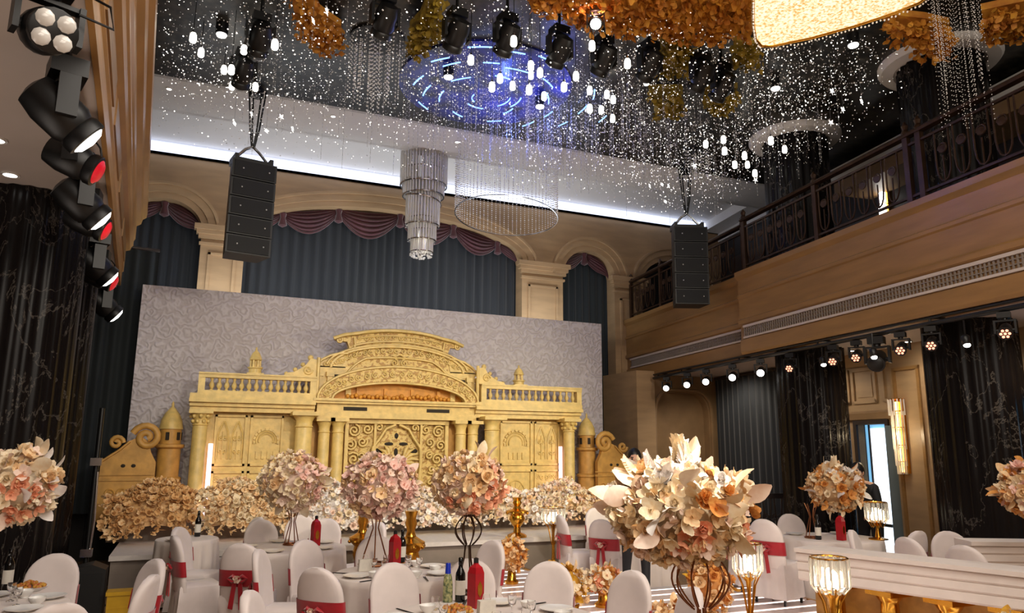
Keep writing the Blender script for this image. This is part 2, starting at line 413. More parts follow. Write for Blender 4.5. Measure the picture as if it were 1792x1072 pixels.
# curtains in the arches
def curtain(name, label, p0, p1, z0, z1, m, amp=0.05, per=0.17, group=None):
    p0, p1 = Vector(p0), Vector(p1); L = (p1 - p0).length; d = (p1 - p0) / L; nrm = Vector((-d.y, d.x, 0))
    nu = max(8, int(L / per * 8)); rnd = random.Random(int(L * 1000))
    ph = [rnd.uniform(-1, 1) for _ in range(64)]
    mb = MB()
    def f(u, v):
        s = u * L; w = sin(2 * pi * s / per + 1.2 * sin(s * 2.1)) * amp * (0.7 + 0.3 * ph[int(s / per) % 64]) * (0.65 + 0.35 * v)
        p = p0 + d * s + nrm * w
        return (p.x, p.y, z1 + (z0 - z1) * v)
    mb.grid(nu, 5, f)
    t = thing(name, label, 'curtain', group=group)
    obj('drape', mb, m, t, 180)
    mb = MB(); mb.tube([p0 + Vector((0, 0, z1 + .03)), p1 + Vector((0, 0, z1 + .03))], 0.03, 8); obj('curtain_pole', mb, M_DARK, t, 60)
    return t
curtain('curtain', 'pleated dark teal curtain filling the wide middle arch above the white backdrop', (0.5, WY + .42, 0), (6.7, WY + .42, 0), 1.0, 6.78, M_CURT, 0.06, 0.2)
curtain('curtain', 'narrow dark teal curtain inside the small arch behind the suspended speaker beside the gold beam', (-1.6, WY + .42, 0), (0.05, WY + .42, 0), 1.0, 6.5, M_CURT, 0.05, 0.18)
curtain('curtain', 'narrow dark teal curtain inside the small arch next to the right gallery', (7.4, WY + .42, 0), (9.05, WY + .42, 0), 0.3, 6.5, M_CURTD, 0.05, 0.18)
curtain('curtain', 'near-black side curtain at the stage edge between marble pillar and white backdrop', (-2.0, 13.7, 0), (-0.75, 13.9, 0), 0.80, 5.15, M_CURTD, 0.05, 0.2)

def swag_valance(label, xs, Y, ztop_f, drops):
    t = thing('swag_valance', label, 'valance')
    for k in range(len(xs) - 1):
        xa, xb = xs[k], xs[k + 1]; dr = drops[k]
        mb = MB()
        def f(u, v):
            x = xa + (xb - xa) * u
            zt = ztop_f(x)
            sag = sin(pi * u) ** 0.8 * dr * (0.12 + 0.88 * v) + 0.10 * v
            y = Y - 0.05 - 0.10 * sin(pi * u) * sin(pi * min(1, v * 1.05)) - 0.035 * sin(v * 6 * 2 * pi) * sin(pi * u)
            return (x, y, zt - sag)
        mb.grid(17, 37, f); obj('swag', mb, M_SWAG, t, 180)
        mb = MB()
        pts = [f(i / 16, 1.0) for i in range(17)]
        mb.tube(pts, 0.02, 6); obj('fringe', mb, M_SWAG, t, 60)
    for x in xs[1:-1]:
        mb = MB(); zt = ztop_f(x)
        mb.lathe([(0.02, zt), (0.07, zt - .06), (0.05, zt - .14), (0.09, zt - .30), (0.02, zt - .34)], 8, (x, Y - 0.1, 0)); obj('rosette', mb, M_SWAG, t, 50)
    return t
def ztop_arch(k, inset=0.0):
    xa, xb, zs, rise = ARCH[k]; c, h = (xa + xb) / 2, (xb - xa) / 2
    return lambda x: zs + rise * sqrt(max(0, 1 - ((x - c) / h) ** 2)) + 0.04
swag_valance('long maroon velvet swag valance hung across the top of the wide middle arch', [0.75, 1.35, 2.45, 3.75, 4.95, 6.0, 6.5], WY + .28, ztop_arch(1), [0.15, 0.42, 0.52, 0.5, 0.42, 0.1])
swag_valance('small maroon swag valance in the arch beside the gold beam', [-1.4, -0.8, -0.14], WY + .28, ztop_arch(0), [0.2, 0.28])
swag_valance('small maroon swag valance in the arch next to the right gallery', [7.56, 8.2, 8.88], WY + .28, ztop_arch(2), [0.25, 0.25])

# left gallery: soffit and its gold fascia
def sweep(mb, prof, fpt, y0, y1, step=3.0):
    """profile of (offset, z) swept along a gallery line fpt(y, off, z)"""
    n = max(1, int(abs(y1 - y0) / step)); m = len(prof); vs = []; fs = []
    for i in range(n + 1):
        y = y0 + (y1 - y0) * i / n
        vs += [fpt(y, o, z) for o, z in prof]
    for i in range(n):
        for k in range(m):
            j = (k + 1) % m
            fs.append((i * m + k, i * m + j, (i + 1) * m + j, (i + 1) * m + k))
    fs.append(tuple(range(m))); fs.append(tuple(n * m + k for k in range(m - 1, -1, -1)))
    mb.add(vs, fs)
b = MB(); p0, p1 = flp(-3.5, -0.045), flp(13.4, -0.045)
b.prism([(p0.x, p0.y), (p1.x, p1.y), (-7, 13.4), (-7, -3.5)], 4.42, 4.6, lambda u, v, d: (u, v, d)); struct('ceiling_left', b, M_SOFF)
b = MB()
sweep(b, [(-0.3, 4.62), (-0.04, 4.60), (-0.04, 4.40), (0.0, 4.40), (0.0, 4.62), (0.02, 4.64), (0.02, 4.98), (0.08, 5.0), (0.10, 5.06), (0.12, 5.08), (0.12, 5.16), (0.14, 5.2), (0.14, 5.42), (0.20, 5.46), (0.22, 5.54), (0.27, 5.58), (0.28, 5.66), (-0.3, 5.66)], flp, -3.5, 13.3)
FLEFT = struct('trim_3', b, M_FASC2)
for i, y in enumerate((5.0, 7.0, 9.0, 11.0)):         # shallow panels let into the fascia
    b = MB(); sweep(b, [(0.0, 4.68), (0.035, 4.68), (0.035, 4.94), (0.0, 4.94)], flp, y + 0.15, y + 1.75, 9); obj('fascia_panel', b, M_FASC, FLEFT)

# right gallery: two lengths of fascia, soffit, upper floor, upper wall
def right_fascia(n, y0, y1, off):
    b = MB()
    o = off
    sweep(b, [(o - 0.30, 3.42), (o - 0.02, 3.42), (o, 3.46), (o, 3.66), (o - 0.02, 3.68), (o - 0.02, 3.90), (o + 0.03, 3.93), (o + 0.03, 3.99), (o, 4.02), (o, 4.36), (o + 0.025, 4.38), (o + 0.025, 4.42), (o, 4.44), (o, 4.68), (o + 0.06, 4.74), (o + 0.06, 4.82), (o - 0.30, 4.82)], fr, y0, y1)
    return struct('trim_%d' % n, b, M_FASC)
right_fascia(4, 9.85, 14.8, 0.0); right_fascia(5, 1.5, 9.85, 0.17)
b = MB(); q = [fr(1.5, -.05), fr(14.8, -.05), (13.0, 14.8, 0), (13.0, 1.5, 0)]
b.prism([(p[0], p[1]) for p in q], 3.44, 3.6, lambda u, v, d: (u, v, d)); struct('ceiling_right', b, M_SOFF)
b = MB(); b.prism([(p[0], p[1]) for p in q], 4.70, 4.80, lambda u, v, d: (u, v, d)); struct('floor_gallery', b, M_DARK)
def grille(label, y0, y1, off):
    t = thing('air_vent', label, 'vent')
    b = MB()
    sweep(b, [(off - .01, 3.86), (off + .03, 3.86), (off + .03, 3.90), (off - .01, 3.90)], fr, y0, y1); sweep(b, [(off - .01, 3.68), (off + .03, 3.68), (off + .03, 3.71), (off - .01, 3.71)], fr, y0, y1)
    obj('frame', b, M_SOFF, t)
    b = MB(); sweep(b, [(off - .012, 3.7), (off - .004, 3.7), (off - .004, 3.87), (off - .012, 3.87)], fr, y0, y1); obj('backing', b, M_SHAD, t)
    b = MB(); y = y0 + .02
    while y < y1 - .02:
        p = fr(y, off + .01, 3.785); b.box(p, (0.02, 0.016, 0.15), rz=radians(-20)); y += 0.055
    for z in (3.755, 3.81): sweep(b, [(off, z), (off + .018, z), (off + .018, z + .012), (off, z + .012)], fr, y0, y1)
    obj('louvre', b, M_STAGEF, t, kind='stuff')
grille('long slotted air vent along the near length of the right gallery front', 3.0, 9.75, 0.152)
grille('shorter slotted air vent along the far length of the right gallery front', 9.95, 14.6, -0.018)

def uw(y, off=0.0, z=0.0):                             # upper gallery wall
    p = wr(y, off, z); return p + Vector((1.1, 0, 0))
b = MB(); sweep(b, [(-.1, 4.8), (0.0, 4.8), (0.0, 7.06), (-.1, 7.06)], uw, 1.0, 14.9); UW = struct('wall_gallery', b, M_BLACKW)
for y0, y1 in ((6.6, 8.6), (4.0, 6.2), (9.4, 11.6)):
    b = MB(); sweep(b, [(0.0, 5.1), (0.03, 5.1), (0.03, 6.15), (0.0, 6.15)], uw, y0, y1); obj('panel', b, M_DARK, UW)
b = MB(); sweep(b, [(-1.2, 6.70), (-.2, 6.70), (-.2, 6.92), (-1.2, 6.92)], wr, 3.0, 9.7); obj('cornice', b, M_WHITE, UW)
b = MB(); sweep(b, [(-1.2, 6.46), (-.28, 6.46), (-.28, 6.70), (-1.2, 6.70)], wr, 3.0, 9.7); obj('beam', b, M_WALLD, UW)
for y in (12.2, 12.9, 13.6):
    b = MB(); sweep(b, [(0.0, 4.9), (0.04, 4.9), (0.04, 6.5), (0.0, 6.5)], uw, y, y + .6); obj('panel', b, M_DARK, UW)

# right wall under the gallery: end wall with arched niche, curtain, wood panels, doorways
b = MB(); NX0, NX1 = 9.10, 10.45
b.bb(8.9, NX0, 13.5, 13.7, 0, 3.44); b.bb(NX1, 11.0, 13.5, 13.7, 0, 3.44)
n = 16; c, h = (NX0 + NX1) / 2, (NX1 - NX0) / 2
for i in range(n):
    a0, a1 = pi * i / n, pi * (i + 1) / n
    def nz(a): return 2.55 + 0.52 * min(1.0, 1.25 * sin(a)) ** 0.8 if sin(a) > 0 else 2.55
    xl, xr = c - h * cos(a0), c - h * cos(a1); zl, zr = nz(a0), nz(a1)
    b.add([(xl, 13.5, zl), (xr, 13.5, zr), (xr, 13.5, 3.44), (xl, 13.5, 3.44), (xl, 13.7, zl), (xr, 13.7, zr)], [(0, 1, 2, 3), (0, 4, 5, 1)])
b.bb(NX0 - .02, NX1 + .02, 13.68, 13.75, 0, 3.2)
WALCOVE = struct('wall_alcove', b, M_WALLD)
b = MB(); pts = [(NX0 - .06, 13.47, 0.2), (NX0 - .06, 13.47, 2.55)] + [(c - (h + .06) * cos(pi * i / 16), 13.47, nz(pi * i / 16) + .05) for i in range(1, 16)] + [(NX1 + .06, 13.47, 2.55), (NX1 + .06, 13.47, 0.2)]
b.tube(pts, 0.04, 6); obj('niche_moulding', b, M_WALLD, WALCOVE, 60)
b = MB(); b.bb(8.55, 9.0, 13.4, 14.8, 0, 3.5); b.bb(8.5, 9.04, 13.34, 13.46, 0, .2); struct('wall_pilaster', b, M_WALL)

DOORS = [(8.62, 9.25, 2.28), (5.35, 6.2, 2.5)]
b = MB(); cur = 1.0
for y0, y1, hz in DOORS[::-1]:
    sweep(b, [(-.12, 0), (0, 0), (0, 3.44), (-.12, 3.44)], wr, cur, y0); sweep(b, [(-.12, hz), (0, hz), (0, 3.44), (-.12, 3.44)], wr, y0, y1); cur = y1
sweep(b, [(-.12, 0), (0, 0), (0, 3.44), (-.12, 3.44)], wr, cur, 13.5)
WRIGHT = struct('wall_right', b, M_WALL)
def wpanel(y0, y1, z0, z1, m=M_WALL):
    b = MB(); w = 0.05
    for a, c2, e, f2 in ((y0, y1, z0, z0 + w), (y0, y1, z1 - w, z1), (y0, y0 + w, z0, z1), (y1 - w, y1, z0, z1)):
        sweep(b, [(0, e), (.03, e), (.03, f2), (0, f2)], wr, a, c2, 99)
    sweep(b, [(0, z0 + .1), (.012, z0 + .1), (.012, z1 - .1), (0, z1 - .1)], wr, y0 + .1, y1 - .1, 99)
    obj('panel', b, m, WRIGHT)
for y0, y1, z0, z1 in ((8.75, 9.3, 2.62, 3.2), (8.25, 8.62, 2.62, 3.2), (9.36, 9.62, 2.62, 3.2), (6.6, 7.2, 1.0, 3.1), (4.2, 5.0, 1.0, 3.0), (6.6, 7.2, .25, .9)): wpanel(y0, y1, z0, z1)
b = MB(); sweep(b, [(0, 2.34), (.05, 2.36), (.07, 2.46), (0, 2.5)], wr, 8.2, 10.0); obj('moulding', b, M_WALLD, WRIGHT)
b = MB(); sweep(b, [(0, 3.22), (.06, 3.24), (.12, 3.36), (.12, 3.44), (0, 3.44)], wr, 7.0, 10.1); obj('moulding', b, M_WALL, WRIGHT)
b = MB(); sweep(b, [(-.05, 0), (0.24, 0), (0.24, 3.44), (-.05, 3.44)], wr, 7.55, 8.2); obj('pilaster', b, M_WALL, WRIGHT)
b = MB()
for a, c2 in ((7.62, 7.67), (8.08, 8.13)): sweep(b, [(.24, .3), (.27, .3), (.27, 3.1), (.24, 3.1)], wr, a, c2)
sweep(b, [(.24, 3.05), (.27, 3.05), (.27, 3.1), (.24, 3.1)], wr, 7.62, 8.13); obj('pilaster_moulding', b, M_FASC, WRIGHT)
for i, (y0, y1, hz) in enumerate(DOORS):              # open doorways with daylight beyond
    b = MB(); w = 0.07
    sweep(b, [(-.14, 0), (.04, 0), (.04, hz), (-.14, hz)], wr, y0 - w, y0, 99); sweep(b, [(-.14, 0), (.04, 0), (.04, hz), (-.14, hz)], wr, y1, y1 + w, 99); sweep(b, [(-.14, hz), (.04, hz), (.04, hz + w), (-.14, hz + w)], wr, y0 - w, y1 + w, 99)
    d = struct('door_%d' % (i + 1), b, M_DARK)
    gy0, gy1 = (atp(1551, 860, wr(8, -.57), RN).y, atp(1527, 860, wr(8, -.57), RN).y) if i == 0 else (y0 + .1, y0 + .35)
    b = MB(); sweep(b, [(.03, .02), (.06, .02), (.06, hz - .03), (.03, hz - .03)], wr, y0 - .32, y0 - .02, 99); lf = obj('door_leaf', b, mat('door_leaf_paint', (104, 116, 122), .5, var=.06, scale=3), d)
    b = MB(); b.ball(wr(y0 - .28, .08, 1.05), .025, 8, 6); obj('handle', b, M_CHR, lf, 60)
    b = MB(); sweep(b, [(-.62, 0), (-.6, 0), (-.6, 2.6), (-.62, 2.6)], wr, y0 - .1, y1 + .9, 99); obj('far_daylight', b, M_SKY, d)
    b = MB(); sweep(b, [(-.58, 0), (-.56, 0), (-.56, 2.24), (-.58, 2.24)], wr, gy0, gy1, 99); obj('bright_glazing', b, M_DAYW, d)
    b = MB(); sweep(b, [(-.56, 0.62), (-.54, 0.62), (-.54, 0.67), (-.56, 0.67)], wr, gy0 - .02, gy1, 99); sweep(b, [(-.56, 0.0), (-.54, 0.0), (-.54, 2.3), (-.56, 2.3)], wr, gy1, gy1 + .03, 99); obj('glazing_bar', b, M_DARK, d)
b = MB(); sweep(b, [(-.95, 0), (-.9, 0), (-.9, 3.4), (-.95, 3.4)], wr, 1.0, 13.5); struct('wall_corridor', b, M_BLACKW)
ct0, ct1 = wr(13.35, 0.16), wr(11.0, 0.16)
curtain('curtain', 'full-height slate blue curtain under the right gallery between niche and marble pillar', ct0, ct1, 0.05, 3.36, M_CURT, 0.05, 0.2)

# narrow daylight window on the far left, half hidden by the side curtain
wx0, wx1 = fx(165, 14.5), fx(183, 14.5)
b = MB(); b.bb(wx0 - .12, wx1, 14.42, 14.5, 1.2, 4.2); WIN = struct('window_1', b, M_DAYW)
for z in (1.9, 2.6, 3.3): b = MB(); b.bb(wx0 - .12, wx1, 14.38, 14.43, z, z + .04); obj('glazing_bar', b, M_DARK, WIN)
b = MB(); b.bb(-7, wx0 - .12, 14.4, 14.6, 0, 4.42); b.bb(wx1 + .0, -0.9, 14.45, 14.6, 0, 4.42); b.bb(wx0 - .12, wx1, 14.45, 14.6, 0, 1.2); struct('wall_left_end', b, M_BLACKW)

# stage in two levels
b = MB(); b.bb(-0.82, 8.3, 10.87, 14.6, 0.40, 0.50); b.bb(-0.79, 8.27, 10.90, 14.6, 0, 0.40)
ST = thing('stage', 'long low stage with pale carpeted top below the flower bank', 'stage', (0, 0, 0))
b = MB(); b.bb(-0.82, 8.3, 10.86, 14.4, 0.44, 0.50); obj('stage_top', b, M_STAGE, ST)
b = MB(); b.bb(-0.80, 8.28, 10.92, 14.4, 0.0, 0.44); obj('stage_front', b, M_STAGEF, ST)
b = MB(); b.bb(2.9, 4.6, 10.64, 10.91, 0.0, 0.2); obj('step', b, M_STAGEF, ST)
b = MB(); b.bb(-1.0, 8.2, 12.42, 14.4, 0.5, 0.76); obj('upper_stage', b, M_STAGEF, ST)

# glossy aisle with glowing stripes in place of light reflections
RUN = thing('aisle_runway', 'glossy pale pink aisle runway crossed by rows of glowing reflection stripes', 'runway', (0, 0, 0))
RX0, RX1, RXW = 3.36, 4.72, 6.95
b = MB(); b.bb(RX0, RXW, 4.0, 8.62, 0.0, 0.10); b.bb(RX0, RX1, 8.62, 10.6, 0.0, 0.10); obj('runway_base', b, M_STAGE, RUN)
for xe, ya, yb in ((RXW, 4.04, 8.5), (RX1, 8.62, 10.35)):
    sm = MB(); sm.bb(RX0 + .04, xe - .04, 0, 0.22, 0.10, 0.12); sme = sm.mesh('runway_panel', M_RUN)
    lm = MB(); lm.bb(RX0 + .12, xe - .12, 0.232, 0.278, 0.10, 0.118); lme = lm.mesh('reflection_stripe', M_STRIPE)
    yy = ya
    while yy < yb - .2:
        link('runway_panel', sme, RUN, (0, yy, 0)); link('reflection_stripe', lme, RUN, (0, yy, 0)); yy += 0.29
for q in ((RX0 - .02, RX0 + .03, 4.0, 10.6), (RXW - .03, RXW + .02, 4.0, 8.64), (RX1 - .03, RX1 + .02, 8.62, 10.6)):
    b = MB(); b.bb(*q, 0, .119); obj('runway_edge', b, M_BRASS, RUN)

# marble columns, fluted
def column(label, x, y, z1, r, ring=True):
    t = thing('marble_column', label, 'column', (x, y, 0))
    prof = []; n = 96
    mb = MB(); vs = []; fs = []
    zs = [0.30, z1 * .25, z1 * .5, z1 * .75, z1]
    for z in zs:
        for k in range(n):
            rr = r * (1 - 0.028 * (1 + cos(2 * pi * k / n * 24)) / 2 * 2)
            a = 2 * pi * k / n; vs.append((rr * cos(a), rr * sin(a), z))
    for i in range(len(zs) - 1):
        for k in range(n): fs.append((i * n + k, i * n + (k + 1) % n, (i + 1) * n + (k + 1) % n, (i + 1) * n + k))
    mb.add(vs, fs); obj('shaft', mb, M_MARB, t, 180)
    mb = MB(); mb.lathe([(r * 1.16, 0.0), (r * 1.16, .12), (r * 1.08, .16), (r * 1.10, .22), (r * 1.02, .30)], 40); obj('plinth', mb, M_MARB, t, 50)
    if ring:
        mb = MB(); mb.lathe([(r * 1.02, z1 - .10), (r * 1.06, z1 - .12), (r * 1.35, z1 - .10), (r * 1.42, z1 - .05), (r * 1.42, z1 - .004), (r * 1.02, z1 - .004)], 48); obj('ceiling_ring', mb, M_WHITE, t, 40)
    return t
column('thick black marble column rising through the right gallery, nearer the stage of two', 9.0, 9.02, CEILZ, 0.52)
column('thick black marble column rising through the right gallery, the nearer to the photo edge', 8.93, 6.28, CEILZ, 0.53)
column('massive fluted black marble column under the left soffit beside the front table', -1.76, 9.0, 4.415, 0.56, False)
column('second black marble column half hidden behind the fluted one on the left', -1.92, 11.6, 4.415, 0.56, False)

# bronze railing on the right gallery
def railing(label, y0, y1, off, posts, cat='railing'):
    t = thing('balcony_railing', label, cat)
    zb, zt = 4.93, 5.72
    b = MB(); sweep(b, [(off - .16, zt), (off - .06, zt), (off - .05, zt + .03), (off - .08, zt + .06), (off - .14, zt + .06), (off - .17, zt + .03)], fr, y0, y1); obj('handrail', b, M_RAIL, t)
    b = MB()
    for z in (zb, zt - .12): sweep(b, [(off - .13, z), (off - .09, z), (off - .09, z + .03), (off - .13, z + .03)], fr, y0, y1)
    obj('rail_bar', b, M_RAIL, t)
    pm = MB(); pm.bb(-.035, .035, -.035, .035, 4.8, 5.76); pm.lathe([(.05, 5.76), (.055, 5.79), (.03, 5.83), (.045, 5.88), (.005, 5.94)], 8); pme = pm.mesh('post', M_RAIL, 40)
    for y in posts: link('post', pme, t, fr(y, off - .11))
    # scrolled baluster: a tall U with curled ends around a disc
    bm_ = MB(); h = zt - .12 - zb
    def P(u, z): return (0.131 * u, 0.991 * u, zb + .03 + z)
    U = [P(-.10, h * .98), P(-.10, h * .35), P(-.085, h * .18), P(-.05, h * .07), P(0, h * .03), P(.05, h * .07), P(.085, h * .18), P(.10, h * .35), P(.10, h * .98)]
    bm_.tube(U, .012, 5)
    bm_.tube([P(0.06 * cos(a * .5), h * .62 + .06 * sin(a * .5) + .002 * a) for a in range(0, 12)], .012, 5)
    bm_.tube([P(.0, h * .03), P(.0, h * .5)], .010, 5)
    bm_.lathe([(.004, -.012), (.05, -.008), (.05, .008), (.004, .012)], 10, P(0, h * .62), Matrix.Rotation(pi / 2, 3, 'Y'))
    bme = bm_.mesh('baluster', M_RAIL, 60)
    y = y0 + .2
    while y < y1 - .1:
        if min(abs(y - q) for q in posts) > .13: link('baluster', bme, t, fr(y, off - .11))
        y += 0.262
    return t
railing('bronze scrollwork balcony railing on the near length of the right gallery', 3.6, 9.8, 0.17, [9.75, 7.9, 6.15, 5.95, 4.0])
railing('bronze scrollwork balcony railing on the set-back far length of the right gallery', 9.98, 14.75, 0.0, [10.05, 11.6, 13.2, 14.7])

# ================================================================== BACKDROP AND GOLDEN FACADE
t = thing('stage_backdrop', 'tall white embossed backdrop board behind the golden facade', 'backdrop', (3.4, BY, 0.76))
b = MB(); b.prism([(-0.93, 0.76), (7.75, 0.76), (7.75, 4.44), (-0.93, 4.48)], BY, BY + .05, lambda u, v, d: (u, d, v)); obj('embossed_cloth', b, M_BACKD, t, loc=(-3.4, -BY, -0.76))
b = MB()
for x in (-0.8, 2.0, 4.8, 7.6): b.bb(x - .03, x + .03, BY + .06, BY + .12, 0.76, 4.4)
b.bb(-.9, 7.7, BY + .06, BY + .12, 4.3, 4.38); obj('support_frame', b, M_BLK, t, loc=(-3.4, -BY, -0.76))

CB = Vector((3.3, CY, 0.76))
CA = thing('golden_facade', 'wide golden baroque palace facade standing before the white backdrop', 'stage set', CB)
def co(name, mb, m=None, smooth=None, parent=None, **k):
    return obj(name, mb, m or M_GOLD, parent or CA, smooth, loc=(-CB.x, -CB.y, -CB.z) if parent is None else None, **k)
def pz(y0, y1): return lambda u, v, d: (u, d, v)
Z0 = 0.76
CX = 3.3
# wings
def mir(x): return 2 * CX + 0.12 - x
WING = [(0.04, 1.62), (5.06, 6.80)]
for wi, (xa, xb) in enumerate(WING):
    b = MB(); b.bb(xa, xb, 12.98, 13.12, Z0, 2.56); wall = co('wing_wall', b, M_GOLD)
    # two relief panels: pointed twin arch and round arch with fan
    mid = (xa + xb) / 2
    b = MB()
    def frame(x0, x1, z0, z1, w=.035, y=12.965):
        b.bb(x0, x1, y - .02, 13.0, z0, z0 + w); b.bb(x0, x1, y - .02, 13.0, z1 - w, z1); b.bb(x0, x0 + w, y - .02, 13.0, z0, z1); b.bb(x1 - w, x1, y - .02, 13.0, z0, z1)
    outer, inner = ((xa + .30, mid), (mid + .05, xb - .22)) if wi == 0 else ((mid + .05, xb - .30), (xa + .22, mid))
    for (x0, x1) in (outer, inner): frame(x0, x1, 1.55, 2.36); frame(x0, x1, 0.86, 1.47)
    co('panel_frame', b, M_GOLD)
    b = MB(); x0, x1 = outer; q = (x1 - x0)
    for k in range(2):                                    # twin pointed arches
        c0 = x0 + q * (.28 + .44 * k); hw = q * .17
        for s in (-1, 1):
            b.tube([(c0 + s * hw, 12.97, 1.66), (c0 + s * hw, 12.97, 1.98), (c0 + s * hw * .8, 12.97, 2.09), (c0 + s * hw * .4, 12.97, 2.18), (c0, 12.97, 2.26)], .016, 5)
            b.tube([(x, 12.97, z) for x, _, z in spiral(c0 + s * hw * .45, 1.98, hw * .42, 1.3, pi / 2, s)], .012, 5)
            b.tube([(x, 12.97, z) for x, _, z in spiral(c0 + s * hw * .45, 1.78, hw * .40, 1.3, -pi / 2, -s)], .012, 5)
        b.bb(c0 - .008, c0 + .008, 12.955, 13.0, 1.66, 2.1)
    for s in range(5):
        b.tube([(x, 12.97, z) for x, _, z in spiral(x0 + q * (.14 + .18 * s), 1.16, .07, 1.5, s, (-1) ** s)], .013, 5)
        b.tube([(x, 12.97, z) for x, _, z in spiral(x0 + q * (.14 + .18 * s), 1.33, .05, 1.2, -s, (-1) ** s)], .011, 5)
    co('scroll_relief', b, M_GOLD, 60)
    b = MB(); x0, x1 = inner; c0 = (x0 + x1) / 2; q = x1 - x0
    for rr in (.30, .22): b.tube([(x, 12.97, z) for x, z in arcpts(c0, 1.95, q * rr, q * rr, -.25, pi + .25, 16)], .016, 5)
    for k in range(11):                                   # fan of blocks round the arch
        a = -.1 + (pi + .2) * k / 10
        b.box((c0 + q * .36 * cos(a), 12.97, 1.95 + q * .36 * sin(a)), (.035, .05, .05), M=Matrix.Rotation(-a, 3, 'Y'))
    for k in range(4): b.bb(c0 - .15 + k * .09, c0 - .11 + k * .09, 12.955, 13.0, 1.66, 1.78)
    b.tube([(x, 12.97, z) for x, z in arcpts(c0, 1.0, q * .30, .28, 0, pi, 14)], .015, 5)
    for k in range(5): b.tube([(c0, 12.97, 1.0), (c0 + q * .27 * cos(pi * (k + .5) / 5), 12.97, 1.0 + .25 * sin(pi * (k + .5) / 5))], .010, 5)
    co('arch_relief', b, M_GOLD, 60)
    # entablature and balustrade
    e0, e1 = (xa - .06, 1.86) if wi == 0 else (4.74, xb + .06)
    b = MB()
    for (z0, z1, dy) in ((2.40, 2.48, .20), (2.48, 2.54, .26), (2.54, 2.60, .34), (2.60, 2.68, .30)): b.bb(e0 - dy * .15, e1, 12.98 - dy, 13.1, z0, z1)
    co('entablature', b, M_GOLD)
    b = MB(); b.bb(e0 + .06, e1, 12.70, 12.84, 2.68, 2.73); b.bb(e0 + .06, e1, 12.69, 12.85, 2.93, 2.99); b.bb(e0 + .06, e1, 12.67, 12.87, 2.985, 3.01)
    b.bb(e0 + .06, e0 + .16, 12.70, 12.84, 2.73, 2.93); b.bb(e1 - .1, e1, 12.70, 12.84, 2.73, 2.93)
    bal = co('balustrade', b, M_GOLD)
    m_ = MB(); m_.lathe([(.030, 2.73), (.030, 2.745), (.018, 2.755), (.042, 2.80), (.036, 2.84), (.017, 2.88), (.028, 2.915), (.030, 2.93)], 8); bme = m_.mesh('baluster', M_GOLD, 60)
    nb = 14
    for k in range(nb): link('baluster', bme, bal, (e0 + .26 + (e1 - e0 - .42) * k / (nb - 1), 12.77, 0))
# columns
def gcol(x, y, r, ztop, corinth=False):
    b = MB(); b.lathe([(r * 1.5, Z0), (r * 1.5, Z0 + .06), (r * 1.25, Z0 + .09), (r * 1.3, Z0 + .13), (r, Z0 + .17), (r * .98, ztop - .26), (r * .9, ztop - .24)], 20, (x, y, 0))
    c = co('column', b, M_GOLD, 50)
    b = MB(); b.lathe([(r * .92, ztop - .25), (r * 1.1, ztop - .24), (r * .95, ztop - .21), (r * 1.0, ztop - .14), (r * 1.35, ztop - .06), (r * 1.45, ztop - .05)], 16, (x, y, 0))
    b.bb(x - r * 1.6, x + r * 1.6, y - r * 1.6, y + r * 1.6, ztop - .06, ztop)
    if corinth:
        for k in range(8):
            a = 2 * pi * k / 8
            b.ball((x + r * 1.25 * cos(a), y + r * 1.25 * sin(a), ztop - .10), r * .32, 6, 4); b.ball((x + r * 1.1 * cos(a + .4), y + r * 1.1 * sin(a + .4), ztop - .18), r * .28, 6, 4)
    obj('capital', b, M_GOLD, c, 50)
for x in (0.12, mir(0.12)): gcol(x, 12.74, .11, 2.42, True)
for x in (1.70, mir(1.70)): gcol(x, 12.72, .135, 2.42)
for x in (2.04, 2.27, mir(2.04), mir(2.27)): gcol(x, 12.80, .095, 2.34)
# centre block
b = MB(); b.bb(1.86, 4.74, 13.0, 13.16, Z0, 3.1); co('centre_wall', b, M_GOLDD)
b = MB()
for (z0, z1, dy, ex) in ((2.34, 2.44, .26, .0), (2.44, 2.58, .22, -.02), (2.58, 2.62, .30, .04), (2.62, 2.66, .34, .06)): b.bb(1.88 - ex, 4.72 + ex, 13.0 - dy, 13.1, z0, z1)
co('centre_entablature', b, M_GOLD)
for xa, xb in ((2.34, 2.74), (3.80, 4.22)):
    b = MB(); b.bb(xa, xb, 12.77, 12.79, 2.47, 2.53); co('dark_slot', b, M_SHAD)
# attic with flat pilasters
b = MB(); b.prism([(1.86, 2.66), (4.74, 2.66), (4.74, 3.16), (4.78, 3.16), (4.78, 3.22), (1.82, 3.22), (1.82, 3.16), (1.86, 3.16)], 12.9, 13.1, pz(0, 0)); co('attic', b, M_GOLD)
b = MB()
for x in (1.92, 2.10, 2.42, mir(1.92), mir(2.10), mir(2.42)): b.bb(x - .045, x + .045, 12.84, 12.92, 2.68, 3.12); b.bb(x - .065, x + .065, 12.82, 12.92, 3.04, 3.12)
co('attic_pilasters', b, M_GOLD)
for xa in (2.18, 2.52, mir(2.28), mir(2.62)): b = MB(); b.bb(xa, xa + .10, 12.87, 12.905, 2.98, 3.08); co('dark_slot', b, M_SHAD)
def arcband(cx, cz, rx0, rz0, rx1, rz1, y0, y1, a0=0, a1=pi, n=28):
    b = MB(); p = arcpts(cx, cz, rx1, rz1, a0, a1, n); q = arcpts(cx, cz, rx0, rz0, a0, a1, n)
    for i in range(n):
        A, B_, C_, D = q[i], q[i + 1], p[i + 1], p[i]
        vs = [(u, y0, v) for u, v in (A, B_, C_, D)] + [(u, y1, v) for u, v in (A, B_, C_, D)]
        b.add(vs, [(0, 1, 2, 3), (4, 7, 6, 5), (3, 2, 6, 7), (0, 4, 5, 1)])
    return b
